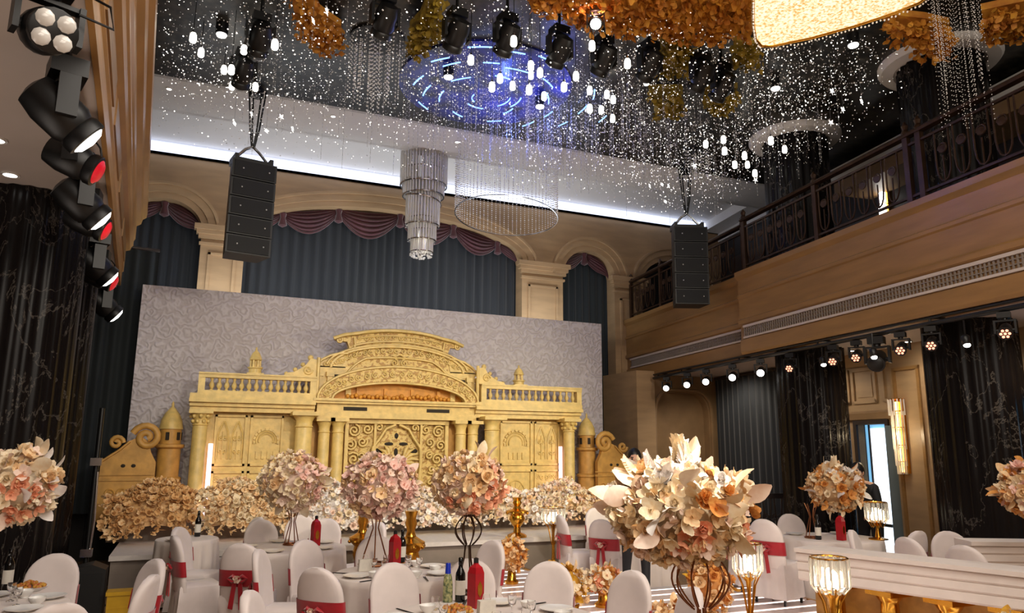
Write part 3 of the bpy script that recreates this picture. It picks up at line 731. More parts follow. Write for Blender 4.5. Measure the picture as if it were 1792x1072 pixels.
def arcmould(cx, cz, rx, rz, y, r=.02, a0=0.0, a1=pi):
    b = MB(); b.tube([(u, y, v) for u, v in arcpts(cx, cz, rx, rz, a0, a1, 32)], r, 6); return b
CC = CX + .01
co('low_arch_band', arcband(CC, 2.66, 1.18, .30, 1.42, .58, 12.70, 12.92), M_GOLDC)
for rx, rz in ((1.18, .30), (1.42, .58)): co('arch_moulding', arcmould(CC, 2.66, rx, rz, 12.69, .024), M_GOLD, 60)
b = MB(); b.prism([(CC - 1.18, 2.66)] + arcpts(CC, 2.66, 1.18, .30, pi, 0, 24) , 12.885, 12.9, pz(0, 0)); co('tympanum', b, M_GOLDLIT)
b = MB()
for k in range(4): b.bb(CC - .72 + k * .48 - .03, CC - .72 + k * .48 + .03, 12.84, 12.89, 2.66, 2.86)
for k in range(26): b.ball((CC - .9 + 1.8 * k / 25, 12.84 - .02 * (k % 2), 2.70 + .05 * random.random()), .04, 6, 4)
co('tympanum_relief', b, M_GOLDLIT, 60)
b = MB()
for k in range(23):
    a = radians(12) + radians(156) * k / 22
    cx_, cz_ = CC + 1.30 * cos(a), 2.66 + .44 * sin(a)
    b.tube([(x, 12.685, z) for x, _, z in spiral(cx_, cz_, .06, 1.4, a, (-1) ** k, 12)], .013, 5)
co('scroll_frieze', b, M_GOLD, 60)
# upper arched gable with cusped edge
b = MB(); b.prism([(1.95, 3.2), (4.67, 3.2)] + [(u, v) for u, v in arcpts(CC, 3.18, 1.25, .42, .06, pi - .06, 26)], 12.92, 13.08, pz(0, 0)); co('gable', b, M_GOLDC)
b = MB(); cusp = []
for i in range(31):
    a = pi * i / 30
    r = 1 - .10 * abs(sin(2.5 * a + pi * .25))
    cusp.append((CC + 1.02 * r * cos(a), 12.90, 3.06 + .40 * r * sin(a)))
b.tube(cusp, .022, 6)
b.tube([(u, 12.9, v) for u, v in arcpts(CC, 3.2, 1.20, .42, .0, pi, 28)], .03, 6); b.tube([(u, 12.88, v) for u, v in arcpts(CC, 3.2, 1.28, .45, .12, pi - .12, 28)], .022, 6); co('gable_moulding', b, M_GOLD, 60)
b = MB()
for k in range(24):
    a = radians(18) + radians(144) * k / 23
    b.tube([(x, 12.9, z) for x, _, z in spiral(CC + 1.10 * cos(a), 3.19 + .35 * sin(a), .05, 1.3, a, (-1) ** k, 10)], .012, 5)
for s in (-1, 1):
    b.tube([(x, 12.89, z) for x, _, z in spiral(CC + s * .09, 3.33, .07, 1.5, pi / 2, s)], .016, 5)
    b.tube([(x, 12.89, z) for x, _, z in spiral(CC + s * .10, 3.20, .06, 1.5, -pi / 2, s)], .014, 5)
    for q in range(3): b.tube([(x, 12.89, z) for x, _, z in spiral(CC + s * (.28 + .2 * q), 3.16 - .02 * q, .07, 1.4, pi / 2, -s)], .014, 5)
    b.tube([(CC + s * .12, 12.89, 3.40), (CC + s * .16, 12.89, 3.46), (CC + s * .08, 12.89, 3.44), (CC, 12.89, 3.48)], .014, 5)
co('gable_scrolls', b, M_GOLD, 60)
# side shoulders
for s in (-1, 1):
    b = MB(); b.prism([(CC + s * u, v) for u, v in ((.95, 3.2), (1.44, 3.2), (1.36, 3.30), (1.22, 3.38), (1.05, 3.42), (.92, 3.42))], 12.9, 13.02, pz(0, 0)); sh = co('shoulder', b, M_GOLD)
    b = MB(); b.tube([(CC + s * u, 12.88, v) for u, v in ((1.46, 3.22), (1.36, 3.32), (1.22, 3.40), (1.05, 3.45), (.92, 3.45))], .024, 6)
    for q in range(4): b.tube([(x, 12.885, z) for x, _, z in spiral(CC + s * (1.02 + .09 * q), 3.32 - .02 * q, .045, 1.3, 0, s)], .011, 5)
    obj('shoulder_scroll', b, M_GOLD, sh, 60)
# crowning pediment
b = MB(); top = arcpts(CC, 3.46, 1.25, .42, radians(52), radians(128), 16)
low = arcpts(CC, 3.30, 1.12, .36, radians(138), radians(42), 16)
b.prism([(CC + 1.16, 3.70), (CC + 1.04, 3.74)] + top + [(CC - 1.04, 3.74), (CC - 1.16, 3.70), (CC - 1.08, 3.66), (CC - .94, 3.66), (CC - .90, 3.56), (CC - .95, 3.46)] + low + [(CC + .95, 3.46), (CC + .90, 3.56), (CC + .94, 3.66), (CC + 1.08, 3.66)], 12.90, 13.04, pz(0, 0)); co('crown_pediment', b, M_GOLDC)
b = MB(); tp = [(CC + 1.18, 12.87, 3.70), (CC + 1.0, 12.86, 3.77)] + [(u, 12.86, v + .02) for u, v in top] + [(CC - 1.0, 12.86, 3.77), (CC - 1.18, 12.87, 3.70)]
b.tube(tp, .035, 6); b.tube([(u, 12.88, v - .07) for u, v in top], .014, 6)
b.tube([(u, 12.885, v + .05) for u, v in low], .018, 6)
for s in (-1, 1):
    b.tube([(x, 12.89, z) for x, _, z in spiral(CC + s * 1.08, 3.68, .06, 1.4, pi / 2, s)], .02, 6)
    b.tube([(CC + s * .82, 12.89, 3.74), (CC + s * .80, 12.89, 3.60), (CC + s * .84, 12.89, 3.50)], .02, 6)
co('crown_moulding', b, M_GOLD, 60)
b = MB()
for k in range(15):
    u = -.72 + 1.44 * k / 14
    z = 3.70 + .10 * cos(u * 1.5)
    b.tube([(x, 12.89, zz) for x, _, zz in spiral(CC + u, z - .02, .05, 1.3, k, (-1) ** k, 10)], .012, 5)
co('crown_scrolls', b, M_GOLD, 60)
# sloping scroll wings beside the attic
for s in (-1, 1):
    b = MB(); b.prism([(CC + s * u, v) for u, v in ((1.46, 3.01), (1.98, 3.01), (1.94, 3.06), (1.82, 3.08), (1.72, 3.14), (1.62, 3.22), (1.56, 3.32), (1.46, 3.30))], 12.74, 12.84, pz(0, 0)); w_ = co('scroll_wing', b, M_GOLD)
    b = MB()
    for (u, v, r) in ((1.56, 3.33, .05), (1.68, 3.21, .04), (1.80, 3.12, .04), (1.94, 3.05, .035)): kb = MB(); kb.ball((CC + s * u, 12.78, v), r, 8, 5); obj('knob', kb, M_GOLD, w_, 60)
    b.tube([(x, 12.73, z) for x, _, z in spiral(CC + s * 1.60, 3.12, .08, 1.5, 0, s)], .014, 5)
    kb = MB(); kb.tube([(CC + s * 1.43, 12.74, 2.66), (CC + s * 1.43, 12.74, 3.34)], .03, 6); obj('edge_roll', kb, M_GOLD, w_, 60)
    obj('scroll', b, M_GOLD, w_, 60)
# central carved screen
b = MB(); SX0, SX1, SZ1 = 2.40, 4.24, 2.32
for xa, xb in ((SX0, SX0 + .06), (SX1 - .06, SX1), (2.62 + .28, 2.62 + .32), (3.72, 3.76)): b.bb(xa, xb, 12.86, 12.98, Z0, SZ1)
b.bb(SX0, SX1, 12.84, 12.98, SZ1 - .06, SZ1 + .02); b.bb(SX0, SX1, 12.88, 12.98, Z0, Z0 + .1); scr = co('carved_screen', b, M_GOLD)
b = MB(); b.bb(SX0 + .06, SX1 - .06, 12.94, 12.97, Z0 + .1, SZ1 - .06); co('screen_back', b, M_GOLDC)
b = MB(); rnd = random.Random(4)
for s in (-1, 1):
    for (u, v, r, tn) in ((.75, 2.14, .11, 1.7), (.52, 2.17, .09, 1.5), (.32, 2.20, .07, 1.3), (.80, 1.90, .10, 1.6), (.60, 1.95, .09, 1.5), (.74, 1.66, .12, 1.7), (.60, 1.72, .07, 1.3), (.78, 1.42, .10, 1.5), (.64, 1.48, .08, 1.4), (.74, 1.2, .11, 1.6), (.62, 1.26, .06, 1.3), (.78, 1.0, .09, 1.5), (.64, .98, .07, 1.4)):
        b.tube([(x, 12.90, z) for x, _, z in spiral(CC + .0 + s * u, v, r, tn, rnd.uniform(0, 6), s, 16)], .022, 6)
    for k in range(7):                                     # radiating leaves around the opening
        a = radians(20 + 22 * k)
        b.tube([(CC + s * .10, 12.89, 1.62), (CC + s * (.10 + .17 * sin(a)), 12.87, 1.66 + .18 * cos(a)), (CC + s * (.10 + .34 * sin(a)), 12.90, 1.62 + .30 * cos(a))], [.012, .036, .006], 6)
    b.tube([(CC + s * .03, 12.88, 2.25), (CC + s * .20, 12.88, 2.18), (CC + s * .30, 12.88, 2.02), (CC + s * .42, 12.88, 1.86), (CC + s * .44, 12.88, 1.62), (CC + s * .40, 12.88, 1.2), (CC + s * .42, 12.88, .9)], .030, 6)
    b.tube([(CC, 12.87, 1.30), (CC + s * .16, 12.87, 1.42), (CC + s * .22, 12.87, 1.54), (CC + s * .14, 12.87, 1.62), (CC, 12.87, 1.54)], .026, 6)
obj('scroll_carving', b, M_GOLD, scr, 60)
for (u, v, rx, rz) in ((-.30, 1.80, .09, .045), (.30, 1.80, .09, .045), (0, 2.06, .035, .05), (-.13, 1.92, .08, .03), (.13, 1.92, .08, .03), (0, 1.78, .035, .07)):
    b = MB(); b.ball((CC + u, 12.935, v), 1, 10, 6, rz, rx, .012); obj('dark_opening', b, M_SHAD, scr, 60)
# cupolas on the balustrades
for (x, h) in ((0.88, 3.46), (5.58, 3.40)):
    b = MB(); z = 3.0; k = (h - z) / .46
    b.bb(x - .13, x + .13, 12.68, 12.92, z, z + .03); b.lathe([(.10, z + .02), (.10, z + .10 * k), (.12, z + .11 * k), (.12, z + .13 * k)], 10, (x, 12.8, 0))
    b.lathe([(.085, z + .24 * k), (.10, z + .25 * k), (.085, z + .30 * k), (.06, z + .36 * k), (.02, z + .40 * k), (.012, z + .46 * k)], 12, (x, 12.8, 0))
    for q in range(6):
        a = 2 * pi * q / 6; b.lathe([(.02, z + .12 * k), (.02, z + .25 * k)], 6, (x + .07 * cos(a), 12.8 + .07 * sin(a), 0))
    b.lathe([(.035, z + .12 * k), (.035, z + .25 * k)], 6, (x, 12.8, 0))
    co('cupola', b, M_GOLD, 50)
# glowing tubes behind the outer columns
for x in (0.30, 6.48):
    b = MB(); b.tube([(x, 12.86, .80), (x, 12.86, 1.9)], .035, 10); co('light_tube', b, M_PINKLED, 60, label='glowing pink-white light tube')
    point('tube_glow', (x, 12.6, 1.1), 2, (1.0, 0.72, 0.82), .05)

# separate towers and scroll panels beside the facade
def turret(x, label):
    t = thing('golden_turret', label, 'stage set', (x, 13.1, 0.76))
    b = MB(); b.lathe([(.19, 0), (.19, .55), (.21, .57), (.21, .61), (.17, .63), (.17, 1.05), (.22, 1.08), (.22, 1.12), (.16, 1.13), (.16, 1.36)], 12); obj('tower', b, M_GOLDD, t, 40)
    b = MB(); b.lathe([(.18, 1.36), (.17, 1.40), (.155, 1.50), (.11, 1.60), (.05, 1.68), (.02, 1.71), (.02, 1.76), (.004, 1.80)], 16); obj('dome', b, M_GOLD, t, 60)
    for k in range(6):
        a = 2 * pi * k / 6 + .3; b = MB(); b.box((.165 * cos(a), .165 * sin(a), 1.25), (.02, .05, .12), rz=a); obj('window_slot', b, M_SHAD, t)
turret(-0.30, 'golden domed turret at the left end of the facade')
turret(7.18, 'golden domed turret tucked behind the right end of the facade')
def scroll_panel(x, s, label):
    t = thing('scroll_panel', label, 'stage set', (x, 12.8, 0.76))
    b = MB(); out = [(-.40, 0), (.34, 0), (.34, .85), (.26, 1.0), (.22, 1.16), (.10, 1.24), (-.06, 1.16), (-.16, 1.02), (-.40, .84)]
    b.prism([(s * u, v) for u, v in out], -.05, .05, lambda u, v, d: (u, d, v)); obj('panel', b, M_GOLDD, t)
    b = MB(); b.tube([(xx, -.05, z) for xx, _, z in spiral(s * .18, 1.22, .20, 1.6, pi * .9 if s > 0 else .1 * pi, -s, 24)], .05, 8); obj('large_scroll', b, M_GOLDD, t, 60)
    b = MB(); b.tube([(xx, -.05, z) for xx, _, z in spiral(-s * .22, 1.14, .10, 1.4, 0, s, 18)], .032, 8); obj('small_scroll', b, M_GOLDD, t, 60)
    b = MB(); b.tube([(s * u, -.06, v) for u, v in ((-.40, .86), (-.16, 1.04), (-.04, 1.16))], .02, 6); b.bb(-.40, .34, -.07, -.04, .58, .62); b.bb(-.40, .34, -.07, -.04, .66, .68)
    for q in range(4): b.tube([(xx, -.06, z) for xx, _, z in spiral(s * (-.25 + .16 * q), .40, .07, 1.5, q, s)], .013, 5)
    obj('relief', b, M_GOLDD, t, 60)
    for q in (-.1, .04): b = MB(); b.ball((s * q, -.045, .80), 1, 8, 5, .03, .04, .012); obj('dark_opening', b, M_SHAD, t, 60)
scroll_panel(-0.80, 1, 'golden scroll-topped panel at the far left end of the stage')
scroll_panel(7.56, -1, 'golden scroll-topped panel at the right end of the stage')

# ================================================================== HANGING THINGS
def speaker(px, Y, py0, py1, label):
    p0, p1 = aty(px, py0, Y), aty(px, py1, Y); x = (p0.x + p1.x) / 2; H = p0.z - p1.z
    ang = -atan2(x - 3.0, Y - 1.0) * 0.75
    t = thing('hanging_loudspeaker', label, 'loudspeaker', (x, Y, p1.z), ang)
    n = 5; h = H / n
    for k in range(n):
        tilt = radians(-1.5 * (n - 1 - k))
        b = MB(); w = .31; z0, z1 = k * h + .006, (k + 1) * h - .006
        b.prism([(-w, -.22), (w, -.22), (w * .78, .22), (-w * .78, .22)], z0, z1, lambda u, v, d: (u, v + .02 * (n - 1 - k) * .5, d)); c = obj('cabinet', b, M_BLKP, t)
        yy = .02 * (n - 1 - k) * .5
        b = MB(); b.bb(-w + .03, w - .03, -.235 + yy, -.215 + yy, z0 + .02, z1 - .02); obj('grille', b, M_GRL, c)
        b = MB()
        for sx in (-.16, .20): b.ball((sx, -.24 + yy, (z0 + z1) / 2), .012, 6, 4)
        obj('rivet', b, M_SLV, c, 60)
    b = MB(); b.bb(-.27, .27, -.16, .2, H, H + .05); b.bb(-.27, -.22, -.16, .2, H + .05, H + .1); b.bb(.22, .27, -.16, .2, H + .05, H + .1); obj('hanging_frame', b, M_BLK, t)
    b = MB(); b.tube([(-.24, 0, H + .07), (-.1, 0, H + .24), (0, 0, H + .30)], .022, 6); b.tube([(.24, 0, H + .07), (.1, 0, H + .22), (0, 0, H + .30)], .022, 6); obj('sling', b, M_CHR, t, 60)
    top = CEILZ - p1.z
    for k, (dx, dy) in enumerate(((-.05, 0), (-.015, .04), (.025, -.03), (.06, .02))):
        b = MB(); b.tube([(dx * .3, dy * .3, H + .28), (dx * 1.3, dy, H + .6), (dx * 1.6, dy * 1.4, (H + top) / 2 + .2), (dx * 2.4, dy * 2, top + .02)], .013, 6); obj('cable', b, M_BLK, t, 60)
    b = MB(); b.lathe([(.10, top - .12), (.10, top + .02)], 10); obj('hoist', b, M_BLK, t, 40)
speaker(434, 10.9, 290, 451, 'black line-array loudspeaker stack hung on cables before the left arches')
speaker(1205, 10.9, 402, 535, 'black line-array loudspeaker stack hung on cables beside the right gallery')

# tiered crystal chandelier under the stage ceiling
def chandelier():
    Y = 12.75; X = aty(742, 300, Y).x
    zz = lambda py: aty(742, py, Y).z
    t = thing('crystal_chandelier', 'tall tiered crystal rod chandelier hanging from the white stage ceiling', 'chandelier', (X, Y, 7.5))
    b = MB(); b.lathe([(.52, -.06), (.52, 0), (.5, 0.01)], 32); obj('canopy', b, M_CHR, t, 40)
    tiers = [(.43, 7.42, zz(328), 46), (.38, zz(300), zz(346), 40), (.31, zz(322), zz(398), 36), (.255, zz(384), zz(424), 32), (.20, zz(404), zz(444), 28)]
    for r, za, zb, n in tiers:
        b = MB(); rnd = random.Random(int(r * 100))
        for ring in (1.0, .72):
            for k in range(n):
                a = 2 * pi * (k + .5 * (ring < 1)) / n; L = (za - zb) * rnd.uniform(.9, 1.0) * (1 if ring == 1 else .96)
                x, y = r * ring * cos(a), r * ring * sin(a)
                b.box((x, y, za - 7.5 - L / 2), (.020, .020, L), rz=a)
        obj('crystal_strands', b, M_CRYG, t, kind='stuff')
        for z in (za, zb + .02):
            b = MB(); b.tube([(r * cos(2 * pi * k / 28), r * sin(2 * pi * k / 28), z - 7.5) for k in range(28)], .014, 5, True); obj('rim', b, M_CHR, t, 60)
    b = MB(); b.tube([(.33 * cos(a), .33 * sin(a), zz(345) - 7.5 - .05 * (a - pi) ) for a in [pi * (1 + i / 12) for i in range(13)]], .016, 5); obj('spiral_rim', b, M_CHR, t, 60)
    b = MB(); rnd = random.Random(3)
    for k in range(60):
        a = rnd.uniform(0, 2 * pi); r = .21 * sqrt(rnd.random()); b.ball((r * cos(a), r * sin(a), zz(447) - 7.5 - .06 * (1 - (r / .21) ** 2)), .018, 6, 4)
    obj('crystal_drops', b, M_CRY, t, 60, kind='stuff')
    b = MB(); b.tube([(0, 0, 0), (0, 0, zz(430) - 7.5)], .02, 6); obj('stem', b, M_CHR, t, 60)
    point('chandelier_glow', (X, Y - .1, zz(415)), 5, (1, .95, .85), .03)
chandelier()
def bead_ring():
    Y = 12.2; c = aty(886, 378, Y); t = thing('bead_ring_chandelier', 'round curtain of bead strings hanging beside the tiered crystal chandelier', 'chandelier', (c.x, Y, c.z))
    dpx = (c - EYE).dot(R3 @ Vector((0, 0, -1))) / F; R = 90 * dpx
    top = 7.45 - c.z; bs = MB(); rnd = random.Random(9)
    for k in range(72):
        a = 2 * pi * k / 72; lo = .10 * cos(a + 2.6) ; z = lo + .0
        while z < top * (.92 if k % 2 else 1.0):
            bs.octa((R * cos(a), R * sin(a), z), .0125 + .004 * (rnd.random() < .15)); z += .042
    obj('bead_strands', bs, M_CRY, t, kind='stuff')
    b = MB(); b.tube([(R * cos(2 * pi * k / 40), R * sin(2 * pi * k / 40), .10 * cos(2 * pi * k / 40 + 2.6) - .005) for k in range(40)], .012, 5, True); obj('lower_rim', b, M_CHR, t, 60)
    b = MB(); b.tube([(R * cos(2 * pi * k / 40), R * sin(2 * pi * k / 40), top) for k in range(40)], .02, 5, True); obj('upper_rim', b, M_CHR, t, 60)
    b = MB()
    for k in range(4): a = pi / 2 * k; b.tube([(0, 0, top + .03), (R * cos(a), R * sin(a), top)], .008, 4)
    obj('spoke', b, M_CHR, t)
bead_ring()

# dense bead clusters dropping from the dark ceiling
def bead_cluster(px, py, Y, rpx, n, label, taper=.5, seed=1):
    c = aty(px, py, Y); dpx = (c - EYE).dot(R3 @ Vector((0, 0, -1))) / F; R = rpx * dpx; L = CEILZ - c.z
    t = thing('crystal_bead_cluster', label, 'chandelier', (c.x, Y, CEILZ)); b = MB(); rnd = random.Random(seed)
    for k in range(n):
        a = rnd.uniform(0, 2 * pi); q = sqrt(rnd.random()); l = L * (1 - taper * q * rnd.random()); z = 0
        while z < l:
            b.octa((R * q * cos(a), R * q * sin(a), -z), (.010 + .004 * rnd.random()) * Y / 9.0); z += .055
    obj('bead_strands', b, M_CRY, t, kind='stuff')
    b = MB(); b.lathe([(R * 1.02, -.03), (R * 1.02, 0.0)], 20); obj('ceiling_plate', b, M_BLK, t, 40)
bead_cluster(655, 195, 8.8, 48, 46, 'thick column of crystal bead strings near the left of the dark ceiling', .5, 1)
bead_cluster(1222, 320, 10.2, 24, 34, 'slim column of crystal bead strings beside the right loudspeaker cables', .6, 2)
bead_cluster(1695, 235, 4.95, 46, 60, 'tapering column of crystal bead strings near the right edge before the ringed column', .7, 3)

M_GLINT = mat('crystal_glint', (255, 255, 255), .5, emit=(255, 248, 238), estr=2.6)  # glow put in for the glints on crystal beads and stars
M_THREAD = mat('nylon_thread', (120, 120, 124), .3, var=.05, scale=9)

# hanging crystal stars, nearest and largest ones
sm = MB()
for k in range(5):
    a = 2 * pi * k / 5; sm.add([(0, 0, .012), (.05 * cos(a), .05 * sin(a) * .4, .05 * sin(a)), (.018 * cos(a + .63), -.012, .018 * sin(a + .63)), (.018 * cos(a - .63), .012, .018 * sin(a - .63))], [(0, 2, 1), (0, 1, 3), (1, 2, 3)])
star_me = sm.mesh('star', M_GLINT)
STARS = [(410, 215), (492, 205), (466, 228), (512, 226), (440, 200), (548, 36), (572, 20), (1164, 352), (1158, 322), (1170, 325), (1322, 315), (1475, 192), (1508, 178), (1454, 215), (1456, 160), (1137, 325), (1215, 290)]
for k, (px, py) in enumerate(STARS):
    p = atz(px, py, CEILZ - .55)
    if p.y > 10.8: p = aty(px, py, 10.8)
    t = thing('hanging_crystal_star', 'small crystal star hanging on a thread ' + ('beside the left loudspeaker cables' if px < 600 else 'near the right loudspeaker cables' if px < 1250 else 'before the marble columns of the gallery'), 'crystal star', p, random.uniform(0, 3), 'crystal stars ' + ('by the left loudspeaker' if px < 600 else 'by the right loudspeaker' if px < 1250 else 'by the marble columns'))
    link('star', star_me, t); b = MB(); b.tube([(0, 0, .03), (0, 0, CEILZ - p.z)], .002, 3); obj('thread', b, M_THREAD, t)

# frosted pendant lights
_c = atz(850, 152, CEILZ - .02); SWC = (_c.x, _c.y)
PEND = [(338, 66), (352, 92), (427, 87), (481, 78), (392, 122), (405, 122), (406, 150), (434, 148), (447, 152), (824, 105), (875, 137), (899, 72), (861, 152), (897, 150), (929, 115), (929, 131), (945, 127), (926, 157), (987, 152), (986, 92), (1008, 133), (1032, 158), (1062, 165), (1073, 174), (1032, 190), (1052, 192), (1072, 207), (1098, 111), (1131, 142), (1235, 252), (1266, 244), (1268, 264), (1303, 272), (1286, 288), (1308, 288), (1321, 303), (1349, 246), (1373, 261), (1036, 80), (952, 168)]
sh = MB(); sh.lathe([(.030, -.055), (.038, -.04), (.036, .03), (.026, .055)], 10); shade_me = sh.mesh('shade', M_PEND, 50)
cp = MB(); cp.lathe([(.016, .055), (.014, .085), (.005, .10)], 8); cap_me = cp.mesh('cap', M_CHR, 50)
CAN = [(675, -4), (800, 22), (888, 30), (979, 52), (1056, 68), (1136, 78), (1226, 98), (1262, 116), (428, 92), (458, 30)]
PW = ('above the left loudspeaker', 'around the blue light swirl', 'before the far ringed marble column')
BUSY = [(q_.x, q_.y, .34) for q_ in (atz(a_, b_, CEILZ - .30) for a_, b_ in CAN)] + [(9.0, 9.02, .85), (8.93, 6.28, .85)]
for px, py in PEND:
    for k_ in range(12):
        p = atz(px, py, CEILZ - random.uniform(.25, .95))
        if all((p.x - a_) ** 2 + (p.y - b_) ** 2 > r_ * r_ for a_, b_, r_ in BUSY): break
    if p.y > 10.7: p = aty(px, py, 10.6 - random.uniform(0, .3))
    top = CEILZ + .01 if sqrt((p.x - SWC[0]) ** 2 + (p.y - SWC[1]) ** 2) > 1.3 else CEILZ - .045
    t = thing('pendant_light', 'small frosted pendant light glowing white ' + PW[0 if px < 600 else 1 if px < 1150 else 2], 'pendant light', p, 0, 'frosted pendant lights ' + PW[0 if px < 600 else 1 if px < 1150 else 2])
    link('shade', shade_me, t); link('cap', cap_me, t)
    b = MB(); b.tube([(0, 0, .10), (0, 0, top - p.z)], .004, 4); obj('cord', b, M_BLK, t)
# brighter bare spotlights at the ceiling
BR = [(388, 58), (785, 128), (1493, 76), (1357, 152), (945, 180)]
for k, (px, py) in enumerate(BR):
    p = atz(px, py, CEILZ - .12); zt_ = CEILZ - (.034 if sqrt((p.x - SWC[0]) ** 2 + (p.y - SWC[1]) ** 2) < 1.4 else 0)
    t = thing('ceiling_spotlight', 'bright white ceiling spotlight ' + ('above the pendant cluster over the left loudspeaker', 'over the left part of the blue light swirl', 'below the rim of the glowing drum chandelier', 'between the glowing drum and the far ringed column', 'over the right part of the blue light swirl')[k], 'spotlight', (p.x, p.y, zt_), 0, 'bright spotlights on the dark ceiling')
    b = MB(); b.lathe([(.075, -.14), (.075, 0)], 14); obj('housing', b, M_BLK, t, 40)
    b = MB(); b.ball((0, 0, -.145), .065, 12, 6, .5); obj('lens', b, M_LED, t, 60)
# recessed downlights in the pale ceilings
def downlight(p, label, group, r=.055):
    t = thing('ceiling_downlight', label, 'downlight', p, 0, group)
    b = MB(); b.lathe([(r * 1.35, -.012), (r * 1.35, 0.004), (r, .004), (r, -.012)], 18, cap=False); obj('rim', b, M_WHITE, t, 40)
    b = MB(); b.lathe([(r, -.008), (r * .9, -.004)], 16); obj('lamp', b, M_LED, t, 40)
for px, py in ((583, 203), (296, 155), (800, 248)): downlight(atz(px, py, CEILZ - .001), 'small round downlight in the pale stage ceiling edge', 'downlights along the stage ceiling edge', .035)
for px, py in ((18, 305), (-6, 244)): downlight(atz(px, py, 4.415), 'round downlight in the left soffit beside the stage lights', 'downlights in the left soffit', .06)
for px, py in ((1588, 597), (1490, 613)): downlight(atz(px, py, 3.435), 'round downlight in the soffit under the right gallery', 'downlights in the right soffit', .05)

# blue light swirl
def swirl():
    c = atz(850, 152, CEILZ - .02)
    t = thing('blue_light_swirl', 'swirl of short blue light tubes set on the dark ceiling', 'light fitting', (c.x, c.y, CEILZ))
    R = 1.26
    b = MB(); b.lathe([(R, -.03), (R, 0)], 40); obj('blue_glow_disc', b, mat('painted_blue_glow', (22, 38, 150), .3, rgb2=(9, 10, 34), scale=3.2, ramp=(.38, .66)), t, 40)  # disc colour paints the blue glow cast on the ceiling
    arcs = [(731, 140), (745, 158), (770, 168), (740, 185), (806, 138), (800, 200), (835, 172), (830, 187), (865, 212), (885, 180), (890, 195), (905, 92), (860, 110), (840, 82), (880, 135), (905, 122), (960, 105), (960, 145), (905, 180), (960, 172), (925, 217), (960, 200), (985, 217), (1040, 165), (1020, 192), (1055, 208), (770, 104), (790, 112)]
    rnd = random.Random(5)
    for px, py in arcs:
        z = CEILZ - .10 - .22 * rnd.random(); p = atz(px, py, z) - Vector((c.x, c.y, CEILZ)); q = max(.2, sqrt(p.x ** 2 + p.y ** 2)); a0 = atan2(p.y, p.x); da = rnd.uniform(.20, .34) / q
        b = MB(); b.tube([(q * cos(a0 + da * (i / 6 - .5)), q * sin(a0 + da * (i / 6 - .5)), p.z) for i in range(7)], .010, 6); obj('light_tube', b, M_BLUE, t, 60)
swirl()

# ------------------------------------------------------------------ petals and blossoms
def petal(mb, L, Wd, cup, M, c, nseg=3):
    vs = []
    for i in range(nseg + 1):
        t = i / nseg; w = Wd * sin(pi * min(.97, .12 + .80 * t)) ; z = cup * t * t * L; r = L * t * (1 - .15 * t)
        for s in (-1, 0, 1): vs.append(M @ Vector((r, s * w, z + (.10 * w if s else 0))) + c)
    fs = []
    for i in range(nseg):
        for j in range(2): k = i * 3 + j; fs.append((k, k + 1, k + 4, k + 3))
    mb.add(vs, fs)
def blossom_mesh(m, rings, name='blossom', seed=0):
    rnd = random.Random(seed); mb = MB()
    for (n, L, Wd, cup, pitch, z) in rings:
        for k in range(n):
            a = 2 * pi * k / n + rnd.uniform(-.25, .25) + z * 9
            M = Matrix.Rotation(a, 3, 'Z') @ Matrix.Rotation(-pitch + rnd.uniform(-.15, .15), 3, 'Y')
            petal(mb, L * rnd.uniform(.85, 1.1), Wd, cup, M, Vector((0, 0, z)))
    return mb.mesh(name, m, 180)
ROSE = [(6, 1.0, .42, .35, .15, 0), (5, .75, .36, .5, .6, .12), (4, .5, .3, .6, 1.0, .2)]
OPEN = [(6, 1.0, .34, .25, .35, 0), (3, .35, .16, .4, 1.0, .05)]
BL = {}
for k, m in FL.items():
    BL[k] = [blossom_mesh(m, ROSE, seed=1), blossom_mesh(m, OPEN, seed=2)]
def leaf_me(m, L=1.0, Wd=.30, curl=.35, n=6):
    mb = MB(); vs = []
    for i in range(n + 1):
        t = i / n; w = Wd * sin(pi * (.04 + .94 * t)) ** .8; x = L * t; z = curl * L * sin(t * 1.8) * .5
        for s in (-1, 0, 1): vs.append((x, s * w, z + abs(s) * w * .35))
    mb.add(vs, [(i * 3 + j, i * 3 + j + 1, i * 3 + j + 4, i * 3 + j + 3) for i in range(n) for j in range(2)])
    return mb.mesh('leaf', m, 180)
LEAF = {k: leaf_me(FL[k]) for k in ('white', 'cream', 'blush', 'green', 'champagne', 'orange', 'coral', 'gold')}
FERN = {}
for k in ('cream', 'white', 'champagne'):                # feathery pampas leaf: many thin blades on one stem
    mb = MB()
    for i in range(11):
        t = .15 + .85 * i / 10
        for s in (-1, 1):
            L = .34 * (1 - .7 * t) + .08; M = Matrix.Rotation(s * .65, 3, 'Z')
            petal(mb, L, .05, .3, M, Vector((t * .85, 0, .25 * t * t)), 2)
    petal(mb, 1.0, .05, .25, Matrix.Identity(3), Vector((0, 0, 0)), 3)
    FERN[k] = mb.mesh('feather_leaf', FL[k], 180)

